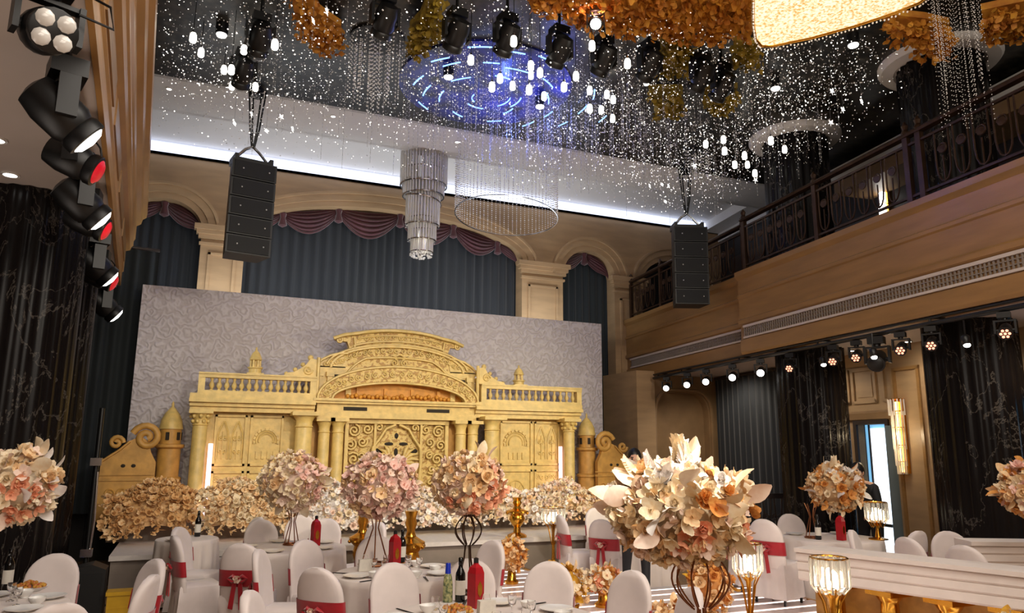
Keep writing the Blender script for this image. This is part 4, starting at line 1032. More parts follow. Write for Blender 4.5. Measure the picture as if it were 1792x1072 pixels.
def orient(n, roll):
    return Vector((0, 0, 1)).rotation_difference(Vector(n)) @ Quaternion((0, 0, 1), roll)
def orient_x(n, roll):
    return Vector((1, 0, 0)).rotation_difference(Vector(n)) @ Quaternion((1, 0, 0), roll)
def filler(parent, name, cols, pts, rnd, size):
    by = {}
    for p, n in pts: by.setdefault(rnd.choice(cols), []).append((p, n))
    for c, L in by.items():
        mb = MB()
        for p, n in L:
            for q in range(3):
                d = (Vector(n) + Vector((rnd.gauss(0, .5), rnd.gauss(0, .5), rnd.gauss(0, .5)))).normalized()
                petal(mb, size * rnd.uniform(.7, 1.2), size * .4, .4, orient_x(d, rnd.uniform(0, 6)).to_matrix(), Vector(p), 2)
        obj(name, mb, FL[c], parent, 180, kind='stuff')
def core(parent, rx, rz, c, m):
    b = MB(); b.ball(c, 1.0, 14, 8, rz, rx, rx); o = obj('flower_base', b, m, parent, 180); return o
def bouquet_ball(t, c, R, Rz, n, cols, size, leaves=(), nleaf=0, leafL=.2, ferns=(), nfern=0, seed=0, nfill=260, accents=(), fern_k=1.4, low=-2):
    rnd = random.Random(seed); c = Vector(c)
    core(t, R * .70, Rz * .70, c, FL[cols[0]])
    ga = pi * (3 - sqrt(5)); pts = []
    for k in range(n):
        z = 1 - 2 * (k + .5) / n; r = sqrt(1 - z * z); a = ga * k + rnd.uniform(-.2, .2)
        nv = Vector((r * cos(a), r * sin(a), z)); d = rnd.uniform(.80, 1.04)
        p = c + Vector((nv.x * R * d, nv.y * R * d, nv.z * Rz * d))
        col = rnd.choice(cols)
        for (ac, avec, thr) in accents:
            if nv.dot(Vector(avec).normalized()) > thr and rnd.random() < .75: col = ac
        o = link('blossom', rnd.choice(BL[col]), t, p)
        s = size * rnd.uniform(.75, 1.25); o.scale = (s, s, s); o.rotation_mode = 'QUATERNION'
        o.rotation_quaternion = orient((nv + Vector((rnd.gauss(0, .25), rnd.gauss(0, .25), rnd.gauss(0, .25)))).normalized(), rnd.uniform(0, 6))
    for k in range(nfill):
        nv = Vector((rnd.gauss(0, 1), rnd.gauss(0, 1), rnd.gauss(0, 1))).normalized(); d = rnd.uniform(.72, 1.0)
        pts.append((c + Vector((nv.x * R * d, nv.y * R * d, nv.z * Rz * d)), nv))
    filler(t, 'small_petals', cols, pts, rnd, size * .75)
    for k in range(nleaf):
        nv = Vector((rnd.gauss(0, 1), rnd.gauss(0, 1), rnd.gauss(0, .8))).normalized()
        if nv.z < low: continue
        p = c + Vector((nv.x * R * .86, nv.y * R * .86, nv.z * Rz * .86))
        o = link('leaf', LEAF[rnd.choice(leaves)], t, p); s = leafL * rnd.uniform(.7, 1.25); o.scale = (s, s, s); o.rotation_mode = 'QUATERNION'
        o.rotation_quaternion = orient_x((nv + Vector((rnd.gauss(0, .35), rnd.gauss(0, .35), rnd.gauss(0, .35)))).normalized(), rnd.uniform(0, 6))
    for k in range(nfern):
        a = rnd.uniform(0, 2 * pi); q = rnd.uniform(.0, .9)
        nv = Vector((q * cos(a), q * sin(a), 1.1 - q * .5)).normalized(); p = c + Vector((nv.x * R * .6, nv.y * R * .6, nv.z * Rz * .72))
        o = link('feather_leaf', FERN[rnd.choice(ferns)], t, p); s = leafL * fern_k * rnd.uniform(.8, 1.2); o.scale = (s, s, s); o.rotation_mode = 'QUATERNION'
        o.rotation_quaternion = orient_x(nv, rnd.uniform(0, 6))

# ------------------------------------------------------------------ flower bank along the stage
def bank(label, x0, x1, cols, ztop, seed, n=70):
    xm = (x0 + x1) / 2; t = thing('flower_bank', label, 'flowers', (xm, 12.12, 0.5)); rnd = random.Random(seed)
    hw = (x1 - x0) / 2
    def prof(u, a):                                        # rounded mound leaning on the upper stage
        h = (ztop - .52) * (0.86 + .14 * sin(u * 3 + seed)); return Vector((u * hw, -.32 * cos(a) , .02 + h * sin(a)))
    b = MB(); b.grid(15, 7, lambda u, v: tuple(prof((2 * u - 1) * .97, (.10 + v * .5) * pi) * .84 + Vector((0, 0.03, .03)))); obj('flower_base', b, FL[cols[0]], t, 180)
    for k in range(n):
        u = (-1 + 2 * ((k + .5) / n)) * .98; a = rnd.uniform(.07, .60) * pi
        p = prof(u, a) + Vector((0, rnd.uniform(-.06, .04), rnd.uniform(-.02, .05)))
        nv = Vector((rnd.gauss(0, .35), -cos(a) - .35, sin(a) + rnd.gauss(0, .2))).normalized()
        o = link('blossom', rnd.choice(BL[rnd.choice(cols)]), t, p); s = rnd.uniform(.055, .088); o.scale = (s, s, s); o.rotation_mode = 'QUATERNION'; o.rotation_quaternion = orient(nv, rnd.uniform(0, 6))
    pts = []
    for k in range(int(430 * (x1 - x0))):
        u = rnd.uniform(-1, 1); a = rnd.uniform(.05, .60) * pi; pts.append((prof(u, a) * rnd.uniform(.9, 1.06), Vector((rnd.gauss(0, .3), -cos(a), sin(a)))))
    filler(t, 'small_petals', cols, pts, rnd, .062)
bank('tan and champagne flower bank at the far left end of the stage', -1.05, 0.15, ['tan', 'tan', 'champagne', 'tan'], 1.34, 1, 110)
bank('champagne flower bank in front of the left golden wing', 0.15, 1.45, ['champagne', 'cream', 'cream', 'champagne'], 1.34, 2, 110)
bank('cream and pale pink flower bank left of the carved golden screen', 1.45, 3.0, ['white', 'cream', 'blush', 'white'], 1.34, 3, 120)
bank('white and blush flower bank below the carved golden screen', 3.0, 4.6, ['white', 'blush', 'cream'], 1.28, 4, 120)
bank('cream flower bank in front of the right golden wing', 4.6, 6.3, ['cream', 'white', 'champagne', 'blush'], 1.30, 5, 120)
bank('cream and tan flower bank at the right end of the stage', 6.3, 7.9, ['champagne', 'cream', 'blush'], 1.30, 6, 110)

# ------------------------------------------------------------------ orange and olive flower masses on the ceiling
def garland(label, poly, z, thick, m, step=.085, seed=0, pet=.075):
    """poly: outline in the photograph, laid on the ceiling plane"""
    P = [atz(px, py, z) for px, py in poly]; c = sum(P, Vector()) / len(P)
    t = thing('hanging_flower_mass', label, 'ceiling flowers', (c.x, c.y, CEILZ)); rnd = random.Random(seed)
    Q = [(p.x - c.x, p.y - c.y) for p in P]
    b = MB(); b.prism([(u * .97, v * .97) for u, v in Q], z - CEILZ + .02, min(0.0, z - CEILZ + .10), lambda u, v, d: (u, v, d)); obj('flower_base', b, m, t)
    def inside(x, y):
        r = False; n = len(Q)
        for i in range(n):
            (x1, y1), (x2, y2) = Q[i], Q[(i + 1) % n]
            if (y1 > y) != (y2 > y) and x < (x2 - x1) * (y - y1) / (y2 - y1) + x1: r = not r
        return r
    xs = [q[0] for q in Q]; ys = [q[1] for q in Q]; mb = MB(); n = int((max(xs) - min(xs)) * (max(ys) - min(ys)) / (step * step)) * 2
    for k in range(min(n, 2600)):
        x, y = rnd.uniform(min(xs), max(xs)), rnd.uniform(min(ys), max(ys))
        if not inside(x, y): continue
        for q in range(3):
            d = Vector((rnd.gauss(0, .8), rnd.gauss(0, .8) - .3, -.7)).normalized()
            petal(mb, pet * rnd.uniform(.7, 1.5), pet * .5, .3, orient_x(d, rnd.uniform(0, 6)).to_matrix(), Vector((x + rnd.gauss(0, .03), y + rnd.gauss(0, .03), z - CEILZ - rnd.random() * .12)), 2)
    obj('blooms', mb, m, t, 180, kind='stuff')
garland('broad mass of golden silk flowers on the ceiling left of the glowing lamp', [(925, -40), (925, 5), (985, 25), (1040, 42), (1090, 50), (1200, 62), (1290, 62), (1320, 50), (1322, -40)], 6.72, .2, M_PETGOLD, seed=1)
garland('golden-brown flower arm on the ceiling left of the thick bead column', [(508, -10), (512, 20), (530, 52), (560, 88), (598, 90), (598, 48), (580, 36), (556, 18), (552, -10)], 6.85, .15, M_PETGOLD, seed=2)
garland('golden flower arm on the ceiling right of the thick bead column', [(716, 50), (716, 90), (740, 92), (765, 52), (778, -10), (750, -10), (735, 30)], 6.85, .15, M_PETOLIVE, seed=3)
garland('olive gold flower block on the ceiling below the golden mass', [(1150, 70), (1150, 120), (1200, 125), (1212, 70)], 6.85, .15, M_PETOLIVE, seed=4)
garland('olive gold flower block nearest the right loudspeaker cables', [(1134, 158), (1150, 198), (1185, 198), (1196, 158)], 6.85, .15, M_PETOLIVE, seed=5)
garland('olive gold flower block beside the black spotlights', [(1232, 156), (1236, 190), (1282, 192), (1292, 155)], 6.85, .15, M_PETOLIVE, seed=6)
garland('olive gold flower block under the left rim of the glowing lamp', [(1282, 72), (1286, 110), (1330, 112), (1330, 80)], 6.85, .15, M_PETOLIVE, seed=7)
garland('orange flower mass on the ceiling above the ringed column', [(1548, 26), (1550, 62), (1600, 70), (1605, 92), (1660, 92), (1664, 44), (1620, 34)], 6.72, .15, M_PETGOLD, seed=8)
garland('orange flower mass on the ceiling at the right photo edge', [(1716, 20), (1722, 62), (1755, 66), (1800, 52), (1800, 2)], 6.72, .15, M_PETGOLD, seed=9)

# big glowing chandelier drum
def drum():
    z = 5.95; outline = [(1318, -55), (1318, 40), (1322, 68), (1332, 80), (1352, 80), (1420, 66), (1500, 44), (1560, 24), (1610, 4), (1640, -20), (1600, -75), (1450, -110)]
    P = [atz(px, py, z) for px, py in outline]; c = sum(P, Vector()) / len(P)
    t = thing('glowing_drum_chandelier', 'large cream glowing drum chandelier at the top right of the hall', 'chandelier', (c.x, c.y, CEILZ))
    Q = [(p.x - c.x, p.y - c.y) for p in P]
    b = MB(); b.prism(Q, z - CEILZ, z - CEILZ + .02, lambda u, v, d: (u, v, d)); obj('diffuser', b, M_DIFF, t)
    b = MB(); n = len(Q)
    for i in range(n):
        (x1, y1), (x2, y2) = Q[i], Q[(i + 1) % n]; b.add([(x1, y1, z - CEILZ), (x2, y2, z - CEILZ), (x2, y2, z - CEILZ + .55), (x1, y1, z - CEILZ + .55)], [(0, 1, 2, 3)])
    obj('shade_side', b, M_DIFF, t)
    b = MB(); b.tube([(u, v, z - CEILZ) for u, v in Q], .018, 6, True); b.tube([(u, v, z - CEILZ + .55) for u, v in Q], .018, 6, True); obj('rim', b, M_BRASS, t, 60)
    b = MB(); rnd = random.Random(8)
    for i in range(n):
        (x1, y1), (x2, y2) = Q[i], Q[(i + 1) % n]; L = sqrt((x2 - x1) ** 2 + (y2 - y1) ** 2); q = 0
        while q < L: b.octa((x1 + (x2 - x1) * q / L, y1 + (y2 - y1) * q / L, z - CEILZ - .03 - .02 * rnd.random()), .012); q += .035
    obj('bead_fringe', b, M_CRY, t, kind='stuff')
    b = MB()
    for dx, dy in ((-.3, 0), (.3, 0), (0, .3)): b.tube([(dx, dy, z - CEILZ + .5), (dx, dy, 0.01)], .012, 6)
    obj('suspension_rod', b, M_BRASS, t)
def diff_mat():
    m = bpy.data.materials.new('glowing_mesh'); m.use_nodes = True; nt = m.node_tree; b = nt.nodes['Principled BSDF']
    tc = nt.nodes.new('ShaderNodeTexCoord'); nz = nt.nodes.new('ShaderNodeTexNoise'); nz.inputs['Scale'].default_value = 42; nz.inputs['Detail'].default_value = 6
    rp = nt.nodes.new('ShaderNodeValToRGB'); rp.color_ramp.elements[0].position, rp.color_ramp.elements[1].position = .36, .60
    rp.color_ramp.elements[0].color = (*lin((206, 160, 84)), 1); rp.color_ramp.elements[1].color = (*lin((255, 246, 214)), 1)
    nt.links.new(tc.outputs['Object'], nz.inputs['Vector']); nt.links.new(nz.outputs['Fac'], rp.inputs[0]); nt.links.new(rp.outputs[0], b.inputs['Emission Color']); nt.links.new(rp.outputs[0], b.inputs['Base Color'])
    b.inputs['Emission Strength'].default_value = .95; return m
M_DIFF = diff_mat()
drum()

# ------------------------------------------------------------------ stage lights
def stage_light(p, aim, label, lens, s=1.0, kind='par', group=None):
    """lantern under a batten: base, yoke with two arms, head, lens; p is the top of the base"""
    p = Vector(p); d = (Vector(aim) - p).normalized(); yaw = atan2(d.y, d.x) - pi / 2; el = math.asin(d.z)
    t = thing('hanging_spotlight', label, 'stage light', p, yaw, group)
    b = MB(); b.bb(-.10 * s, .10 * s, -.09 * s, .09 * s, -.10 * s, 0); b.lathe([(.05 * s, -.13 * s), (.05 * s, -.10 * s)], 12); obj('base', b, M_BLK, t)
    b = MB(); b.bb(-.15 * s, .15 * s, -.03 * s, .03 * s, -.155 * s, -.13 * s)
    for sx in (-1, 1): b.bb(sx * .135 * s, sx * .165 * s, -.05 * s, .05 * s, -.36 * s, -.13 * s)
    obj('yoke', b, M_BLK, t)
    M = Matrix.Rotation(el, 3, 'X') @ Matrix.Rotation(-pi / 2, 3, 'X')
    c = Vector((0, 0, -.31 * s)); b = MB()
    prof = [(.04, -.20), (.10, -.18), (.125, -.08), (.125, .06), (.105, .10), (.118, .12), (.118, .17), (.108, .175)] if kind != 'par' else [(.03, -.16), (.085, -.14), (.10, -.04), (.105, .12), (.115, .13), (.115, .15), (.10, .155)]
    b.lathe([(r * s, z * s) for r, z in prof], 18, c, M); b.tube([(-.14 * s, 0, c.z), (.14 * s, 0, c.z)], .03 * s, 8)
    h = obj('head', b, M_BLK, t, 40)
    zt = prof[-1][1] * s + .002
    if lens == 'orange':
        b = MB()
        for q in range(7):
            a = q * pi / 3; r = 0 if q == 6 else .062 * s; b.lathe([(.024 * s, zt), (.020 * s, zt + .012 * s), (.004 * s, zt + .016 * s)], 8, c + M @ Vector((r * cos(a), r * sin(a), 0)), M)
        obj('lens', b, M_ORL, t, 60, label='cluster of glowing orange lenses')
    elif lens == 'four':
        for q in range(4):
            b = MB(); b.lathe([(.046 * s, zt), (.036 * s, zt + .014 * s), (.004 * s, zt + .02 * s)], 10, c + M @ Vector(((-1) ** q * .05 * s, (1 - 2 * (q // 2)) * .05 * s, 0)), M); obj('lens_cell', b, M_CRYG, t, 60)
    else:
        m = {'white': M_LED, 'red': M_RED, 'off': M_CRYG, 'dark': M_BLKP}[lens]
        b = MB(); b.lathe([(.095 * s, zt), (.07 * s, zt + .02 * s), (.01 * s, zt + .03 * s)], 16, c, M); obj('lens', b, m, t, 60)
    return t
def cable_loop(t, pts, r=.008): b = MB(); b.tube(pts, r, 5); obj('cable', b, M_BLK, t, 60)

LP = flp(5, -.42); LNn = Vector((LD.y, -LD.x, 0))
t = thing('lighting_batten', 'black lighting batten under the left soffit carrying the row of stage lights', 'batten', flp(4.0, -.17, 4.34))
b = MB(); o0 = flp(4.0, -.17, 4.34); b.tube([flp(2.5, -.17, 4.372) - o0, flp(13.0, -.17, 4.372) - o0], .024, 8); obj('pipe', b, M_BLK, t, 60)
b = MB()
for y in (3.5, 5.5, 7.5, 9.5, 11.5): b.tube([flp(y, -.17, 4.372) - o0, flp(y, -.17, 4.418) - o0], .05, 6)
obj('bracket', b, M_BLK, t)
LEFT = [(4.35, 'four', 'nearest black stage light on the left batten, four dull lenses at the top photo edge', 1.0), (5.35, 'white', 'large black moving light on the left batten with a white lens', 1.2), (6.35, 'red', 'black stage light on the left batten glowing deep red, nearest of the red ones', 1.05), (7.35, 'white', 'black stage light with white lens just above the marble column edge', 1.2), (8.15, 'red', 'black stage light on the left batten glowing red, middle one of the red ones', 1.05), (9.9, 'white', 'black stage light with white lens, second farthest along the left batten', 1.25), (10.75, 'red', 'small far stage light on the left batten glowing red', 1.1), (12.6, 'white', 'farthest left stage light, shining bright white beside the curtain', 1.3)]
for y, lens, lab, s in LEFT:
    q = flp(y, -.17, 4.345)
    aim = {'white': Vector((1.0, .30, -.80)), 'red': Vector((1.0, -.05, -.42)), 'four': Vector((.5, -1.2, -.5))}[lens]
    t = stage_light(q, q + aim, lab, lens, s, 'mov')
    cable_loop(t, [(-.1 * s, .05, -.03), (-.26 * s, .12, -.10), (-.28 * s, .15, -.24), (-.12 * s, .1, -.2)])
spot('far_left_beam', flp(12.1, -.2, 3.9), (1.5, 12.6, 2.6), 60, (.9, .97, 1.0), 50, .8, .03)

t = thing('lighting_batten', 'black lighting batten along the underside of the right gallery', 'batten', fr(9, .10, 3.36))
b = MB(); o0 = fr(9, .10, 3.36); b.tube([fr(13.2, .12, 3.33) - o0, fr(3.0, .12, 3.33) - o0], .03, 8); b.tube([fr(13.2, .12, 3.40) - o0, fr(3.0, .12, 3.40) - o0], .018, 8); obj('pipe', b, M_BLK, t, 60)
b = MB()
for y in (4, 6, 8, 10, 12, 13): b.tube([fr(y, .12, 3.33) - o0, fr(y, .12, 3.405) - o0], .014, 6); b.tube([fr(y, .12, 3.405) - o0, fr(y, -.1, 3.405) - o0], .014, 6)
obj('bracket', b, M_BLK, t)
RP = fr(8, .12)
RIGHT = [(1167, 652, 'white'), (1203, 645, 'white'), (1236, 641, 'white'), (1282, 631, 'white'), (1331, 622, 'white'), (1383, 606, 'orange'), (1458, 592, 'orange'), (1498, 580, 'orange'), (1534, 583, 'off'), (1575, 563, 'orange'), (1629, 560, 'orange'), (1757, 534, 'orange')]
nm = {'white': 'black par light with bright white lens under the right gallery, ', 'orange': 'black par light with orange honeycomb lens, ', 'off': 'black moving light between two orange par lights, '}
wh = ['farthest on the batten', 'second from the stage end', 'third from the stage end', 'fourth from the stage end', 'last before the marble column']
og = ['before the far marble column', 'just past the far marble column', 'left of the black moving light', 'right of the black moving light', 'at the edge of the near marble column', 'nearest the right photo edge']
iw = io = 0
for px, py, lens in RIGHT:
    p = atp(px, py, RP, RN); q = fr(p.y, .12, 3.297)
    if lens == 'white': lab = nm[lens] + wh[iw]; iw += 1
    elif lens == 'orange': lab = nm[lens] + og[io]; io += 1
    else: lab = nm[lens] + 'under the right gallery'
    toc = (EYE - q).normalized()
    stage_light(q, q + RN * 1.5 + Vector((0, -1.6 if lens == 'white' else -1.0, -.9)), lab, lens if lens != 'off' else 'dark', .62 if lens != 'off' else .95)
for px, py, lab in ((1440, 632, 'small bright spotlight shining in front of the far marble column'), (1690, 596, 'small bright spotlight shining in front of the near marble column'), (1528, 618, 'small bright spotlight hung below the black moving light')):
    p = atp(px, py, fr(8, .42 if px == 1528 else .12), RN)
    t = thing('hanging_spotlight', lab, 'stage light', p)
    b = MB(); b.lathe([(.03, -.05), (.045, -.02), (.045, .05), (.02, .07)], 10); obj('head', b, M_BLK, t, 50)
    b = MB(); b.ball((0, -.01, -.05), .038, 10, 6, .7); obj('lens', b, M_LED, t, 60)
    b = MB(); b.tube([(0, 0, .06), (0, 0, 3.296 - p.z)] if px != 1528 else [(0, 0, .06), (0, 0, 3.29 - p.z), fr(p.y, .155, 3.32) - p], .01, 5); obj('drop_rod', b, M_BLK, t)
# black lanterns on the dark ceiling
for k, (px, py) in enumerate(CAN):
    p = atz(px, py, CEILZ - .30); p.z = CEILZ - .28
    lab = ['black lantern at the top photo edge beside the thick bead column', 'black lantern on the dark ceiling above the blue swirl, first from the bead column', 'black lantern on the dark ceiling above the blue swirl, second from the bead column', 'black lantern below the edge of the golden flower mass, left one', 'black lantern below the golden flower mass, right beside a white spotlight', 'black lantern left of the olive flower blocks', 'black lantern between two olive flower blocks', 'black lantern below the glowing drum rim', 'black lantern above the left loudspeaker cables', 'black lantern high over the left loudspeaker, near the photo top'][k]
    t = stage_light(p, p + Vector((-.1, .9, -.8)), lab, 'dark', 1.0, 'mov')
    b = MB(); b.tube([(0, 0, -.01), (0, 0, .30)], .02, 6); obj('drop_rod', b, M_BLK, t)
p = atz(1042, 14, 6.66); stage_light(p, EYE, 'white stage light ringed by red glow under the golden flower mass', 'white', .62, 'mov')
point('red_spot_glow', atz(1042, 24, CEILZ - .5), 4, (1, .5, .4), .03)

# wall lamps
q = uw(7.0, .03)
def upper_lamp():
    p = atp(1548, 355, uw(6, .05), RN); t = thing('wall_lamp', 'lit rectangular wall lamp seen through the right gallery railing', 'wall lamp', p, atan2(RN.y, RN.x) + pi / 2)
    b = MB(); b.bb(-.10, .10, -.02, .06, -.26, .24); obj('back_plate', b, M_BRASS, t)
    for z in (.10, -.13): b = MB(); b.bb(-.055, .055, -.09, -.02, z - .095, z + .095); obj('shade', b, M_LED, t)
upper_lamp()
def sconce():
    p = atp(1578, 762, wr(8, .26), RN); t = thing('crystal_wall_lamp', 'tall tiered crystal wall lamp glowing gold on the stone pilaster', 'wall lamp', p, atan2(RN.y, RN.x) + pi / 2)
    b = MB(); b.bb(-.10, .10, -.03, .02, -.55, .55); obj('back_plate', b, M_BRASS, t)
    for k, (z0, z1, r) in enumerate(((.30, .54, .13), (.06, .36, .10), (-.2, .12, .10), (-.44, -.14, .09), (-.56, -.38, .075))):
        b = MB()
        for q in range(9):
            a = pi + pi * q / 8; b.box((r * cos(a), r * sin(a) * .9 - .03, (z0 + z1) / 2), (.016, .016, z1 - z0), rz=a)
        obj('crystal_tier', b, M_CRYG, t, kind='stuff')
        b = MB(); b.tube([(r * cos(pi + pi * q / 12), r * .9 * sin(pi + pi * q / 12) - .03, z1) for q in range(13)], .008, 5); obj('rim', b, M_BRASS, t, 60)
        b = MB(); b.lathe([(.03, z0 + .03), (.03, z1 - .04)], 8, (0, -.05, 0)); obj('bulb', b, mat('warm_bulb', (255, 230, 170), .4, emit=(255, 206, 120), estr=4.0), t, 60)
    pp = Vector(p) + RN * .35; point('sconce_glow', pp, 7, (1, .8, .5), .05)
sconce()
q = atp(1476, 668, wr(9.4, .02), RN); t = thing('exit_sign', 'tiny green lit exit sign on the wall beside the far marble column', 'sign', q, atan2(RN.y, RN.x) + pi / 2)
b = MB(); b.bb(-.07, .07, -.03, 0.02, -.045, .045); obj('housing', b, M_BLK, t)
b = MB(); b.bb(-.06, .06, -.034, -.029, -.035, .035); obj('lit_face', b, M_EXIT, t)

# ================================================================== TABLES, CHAIRS AND WHAT STANDS ON THEM
def ring_rows(mb, rows, n=20, closed_top=True):
    """rows of (z, half width, half depth, y shift): rounded cross-sections lofted upwards"""
    vs = []; fs = []
    for z, w, d, ys in rows:
        for k in range(n):
            a = 2 * pi * k / n; ca, sa = cos(a), sin(a)
            x = w * (abs(ca) ** .5) * (1 if ca >= 0 else -1); y = d * (abs(sa) ** .6) * (1 if sa >= 0 else -1)
            vs.append((x, y + ys + .035 * (x / .22) ** 2, z))
    for i in range(len(rows) - 1):
        for k in range(n): fs.append((i * n + k, i * n + (k + 1) % n, (i + 1) * n + (k + 1) % n, (i + 1) * n + k))
    if closed_top: fs.append(tuple((len(rows) - 1) * n + k for k in range(n)))
    mb.add(vs, fs)
def make_chair():
    t = thing('banquet_chair', 'chair', 'chair')
    b = MB(); n = 40; vs = []; fs = []
    for z, e, amp in ((.46, .200, 0), (.44, .212, .0), (.30, .214, .006), (.07, .232, .014)):
        for k in range(n):
            a = 2 * pi * k / n; ca, sa = cos(a), sin(a); q = e / max(abs(ca), abs(sa)) ** .92
            q += amp * sin(a * 14); vs.append((q * ca, q * sa, z))
    for i in range(3):
        for k in range(n): fs.append((i * n + k, (i + 1) * n + k, (i + 1) * n + (k + 1) % n, i * n + (k + 1) % n))
    fs.append(tuple(range(n))); b.add(vs, fs); obj('seat_cover', b, M_COVER, t, 60)
    b = MB(); rows = []
    for z in (.40, .50, .60, .68, .74, .79, .83, .865, .895, .92, .935, .945):
        w = .213 if z <= .72 else .213 * max(.10, max(0, 1 - ((z - .72) / .229) ** 2.2) ** .5)
        rows.append((z, w, .036 if z < .93 else .026, -.185 - .07 * (z - .4) / .5))
    ring_rows(b, rows); obj('backrest_cover', b, M_COVER, t, 70)
    b = MB(); n_ = 17; vs = []; fs = []; zs = (.55, .59, .66, .70)
    for z in zs:
        for k in range(n_):
            a = pi * .93 + pi * 1.14 * k / (n_ - 1); ca, sa = cos(a), sin(a)
            x = .221 * (abs(ca) ** .5) * (1 if ca >= 0 else -1); y = .045 * (abs(sa) ** .6) * (1 if sa >= 0 else -1)
            vs.append((x, y - .185 - .07 * (z - .4) / .5 + .035 * (x / .22) ** 2, z))
    for i in range(len(zs) - 1):
        for k in range(n_ - 1): fs.append((i * n_ + k, i * n_ + k + 1, (i + 1) * n_ + k + 1, (i + 1) * n_ + k))
    b.add(vs, fs); obj('sash', b, M_SASH, t, 70)
    b = MB()
    for s in (-1, 1):
        b.tube([(0, -.275, .62), (s * .05, -.29, .655), (s * .09, -.285, .63), (s * .05, -.285, .60), (0, -.275, .62)], .016, 6)
        b.prism([(s * .005, .61), (s * .045, .61), (s * .075, .36), (s * .03, .35)], -.285, -.275, lambda u, v, d: (u, d, v))
    obj('sash_bow', b, M_SASH, t, 60)
    f = link('sash_flower', BL['blush'][0], t, (0, -.285, .625)); f.scale = (.05, .05, .05); f.rotation_euler = (pi / 2, 0, 0)
    lm = MB(); lm.bb(-.012, .012, -.012, .012, 0, .42); lme = lm.mesh('leg', M_BLK)
    for sx in (-.18, .18):
        for sy in (-.18, .18): link('leg', lme, t, (sx, sy, 0))
    return t
CH0 = make_chair(); used = [0]
def chair(x, y, tx, ty, label, group=None, z=0.0, lean=0):
    for (ax, ay, ar) in T.values():                        # keep the seat clear of its tablecloth
        if abs(ax - tx) + abs(ay - ty) < .01:
            d_ = sqrt((x - ax) ** 2 + (y - ay) ** 2); m_ = ar * 1.05 + .29
            if d_ < m_: x, y = ax + (x - ax) * m_ / d_, ay + (y - ay) * m_ / d_
    rz = atan2(ty - y, tx - x) - pi / 2 + radians(lean)
    if not used[0]: o = CH0; used[0] = 1
    else: o = dup(CH0)
    o.location = (x, y, z); o.rotation_euler = (0, 0, rz); o['label'] = label
    if group: o['group'] = group
    elif 'group' in o.keys(): del o['group']
    return o
def table(x, y, r, label, z=0.0, h=.75):
    t = thing('round_table', label, 'table', (x, y, z))
    n = 72; vs = []; fs = []
    rows = [(0.02, h, 0), (r * .6, h, 0), (r * .97, h, 0), (r, h - .01, 0), (r * 1.005, h - .06, .004), (r * 1.02, h * .6, .018), (r * 1.035, h * .3, .030), (r * 1.05, .02, .040)]
    rnd = random.Random(int(x * 100 + y * 10)); ph = rnd.uniform(0, 6)
    for rr, zz, amp in rows:
        for k in range(n):
            a = 2 * pi * k / n; q = rr + amp * (sin(a * 16 + ph) + .5 * sin(a * 9 + 1)); vs.append((q * cos(a), q * sin(a), zz))
    for i in range(len(rows) - 1):
        for k in range(n): fs.append((i * n + k, (i + 1) * n + k, (i + 1) * n + (k + 1) % n, i * n + (k + 1) % n))
    fs.append(tuple(range(n))); b = MB(); b.add(vs, fs); obj('tablecloth', b, M_CLOTH, t, 60)
    b = MB(); b.lathe([(r * .94, h - .03), (r * .94, h - .006)], 32); obj('tabletop', b, M_DARK, t, 40)
    b = MB(); b.lathe([(.30, 0), (.30, .03), (.05, .05), (.05, h - .04)], 16); obj('pedestal', b, M_BLK, t, 40)
    return t
T = {'front': (1.85, 4.72, .80), 'centre': (1.80, 6.86, .56), 'middle': (1.12, 9.0, .62), 'left': (-1.20, 6.45, .50), 'back': (.06, 10.25, .36), 'stage': (6.0, 9.5, .52), 'right': (7.75, 7.6, .62)}
TL_ = {'front': 'large round white-clothed table at the bottom centre, nearest the camera', 'centre': 'round white-clothed table holding the pale pink flowers on a wire trumpet stand', 'middle': 'round white-clothed table farther back with pink flowers and a red bottle box',
       'left': 'round white-clothed table in the left corner before the marble column', 'back': 'small round white-clothed table close to the left part of the stage', 'stage': 'round white-clothed table near the right part of the stage', 'right': 'round white-clothed table on the right with orange and white flowers'}
for k in T: table(*T[k], TL_[k])
def ch(px, Y, k, label, z=0.0, lean=0, x=None):
    X = fx(px, Y) if x is None else x
    return chair(X, Y, T[k][0], T[k][1], label, z=z, lean=lean)
C_ = 'white-covered banquet chair '
ch(88, 7.36, 'left', C_ + 'facing the camera behind the left corner table')
ch(-62, 7.0, 'left', C_ + 'at the left photo edge behind a wine bottle')
ch(95, 5.50, 'left', C_ + 'with its back turned, in front of the left corner table')
chair(-.40, 6.86, -1.20, 6.45, C_ + 'seen side-on before the yellow crate, farther of the pair')
chair(-.42, 6.22, -1.20, 6.45, C_ + 'seen side-on with red sash right of the left table')
chair(0.18, 9.50, 1.12, 9.0, C_ + 'seen side-on, nearer the stage, left of middle table')
chair(0.18, 8.80, 1.12, 9.0, C_ + 'seen side-on, skirt showing, left of the middle table')
chair(.64, 8.05, 1.12, 9.0, C_ + 'with its back to the camera showing red sash and pale flower')
chair(.95, 10.0, 1.12, 9.0, C_ + 'facing the camera behind the middle table, left one')
chair(1.60, 9.92, 1.12, 9.0, C_ + 'facing the camera behind the middle table beside the red bottle box')
chair(2.0, 9.35, 1.12, 9.0, C_ + 'turned sideways at the right of the middle table')
chair(.66, 10.50, .06, 10.25, C_ + 'nearest the flower bank beside the small back table')
chair(1.42, 10.52, 1.2, 9.6, C_ + 'half hidden by the wire flower stand, close to the stage')
chair(.88, 7.22, 1.80, 6.86, C_ + 'seen at an angle with red sash, left of the centre table')
chair(1.17, 6.27, 1.80, 6.86, C_ + 'with large pale back panel in front of the centre table')
chair(1.26, 7.70, 1.80, 6.86, C_ + 'behind the centre table on its left side')
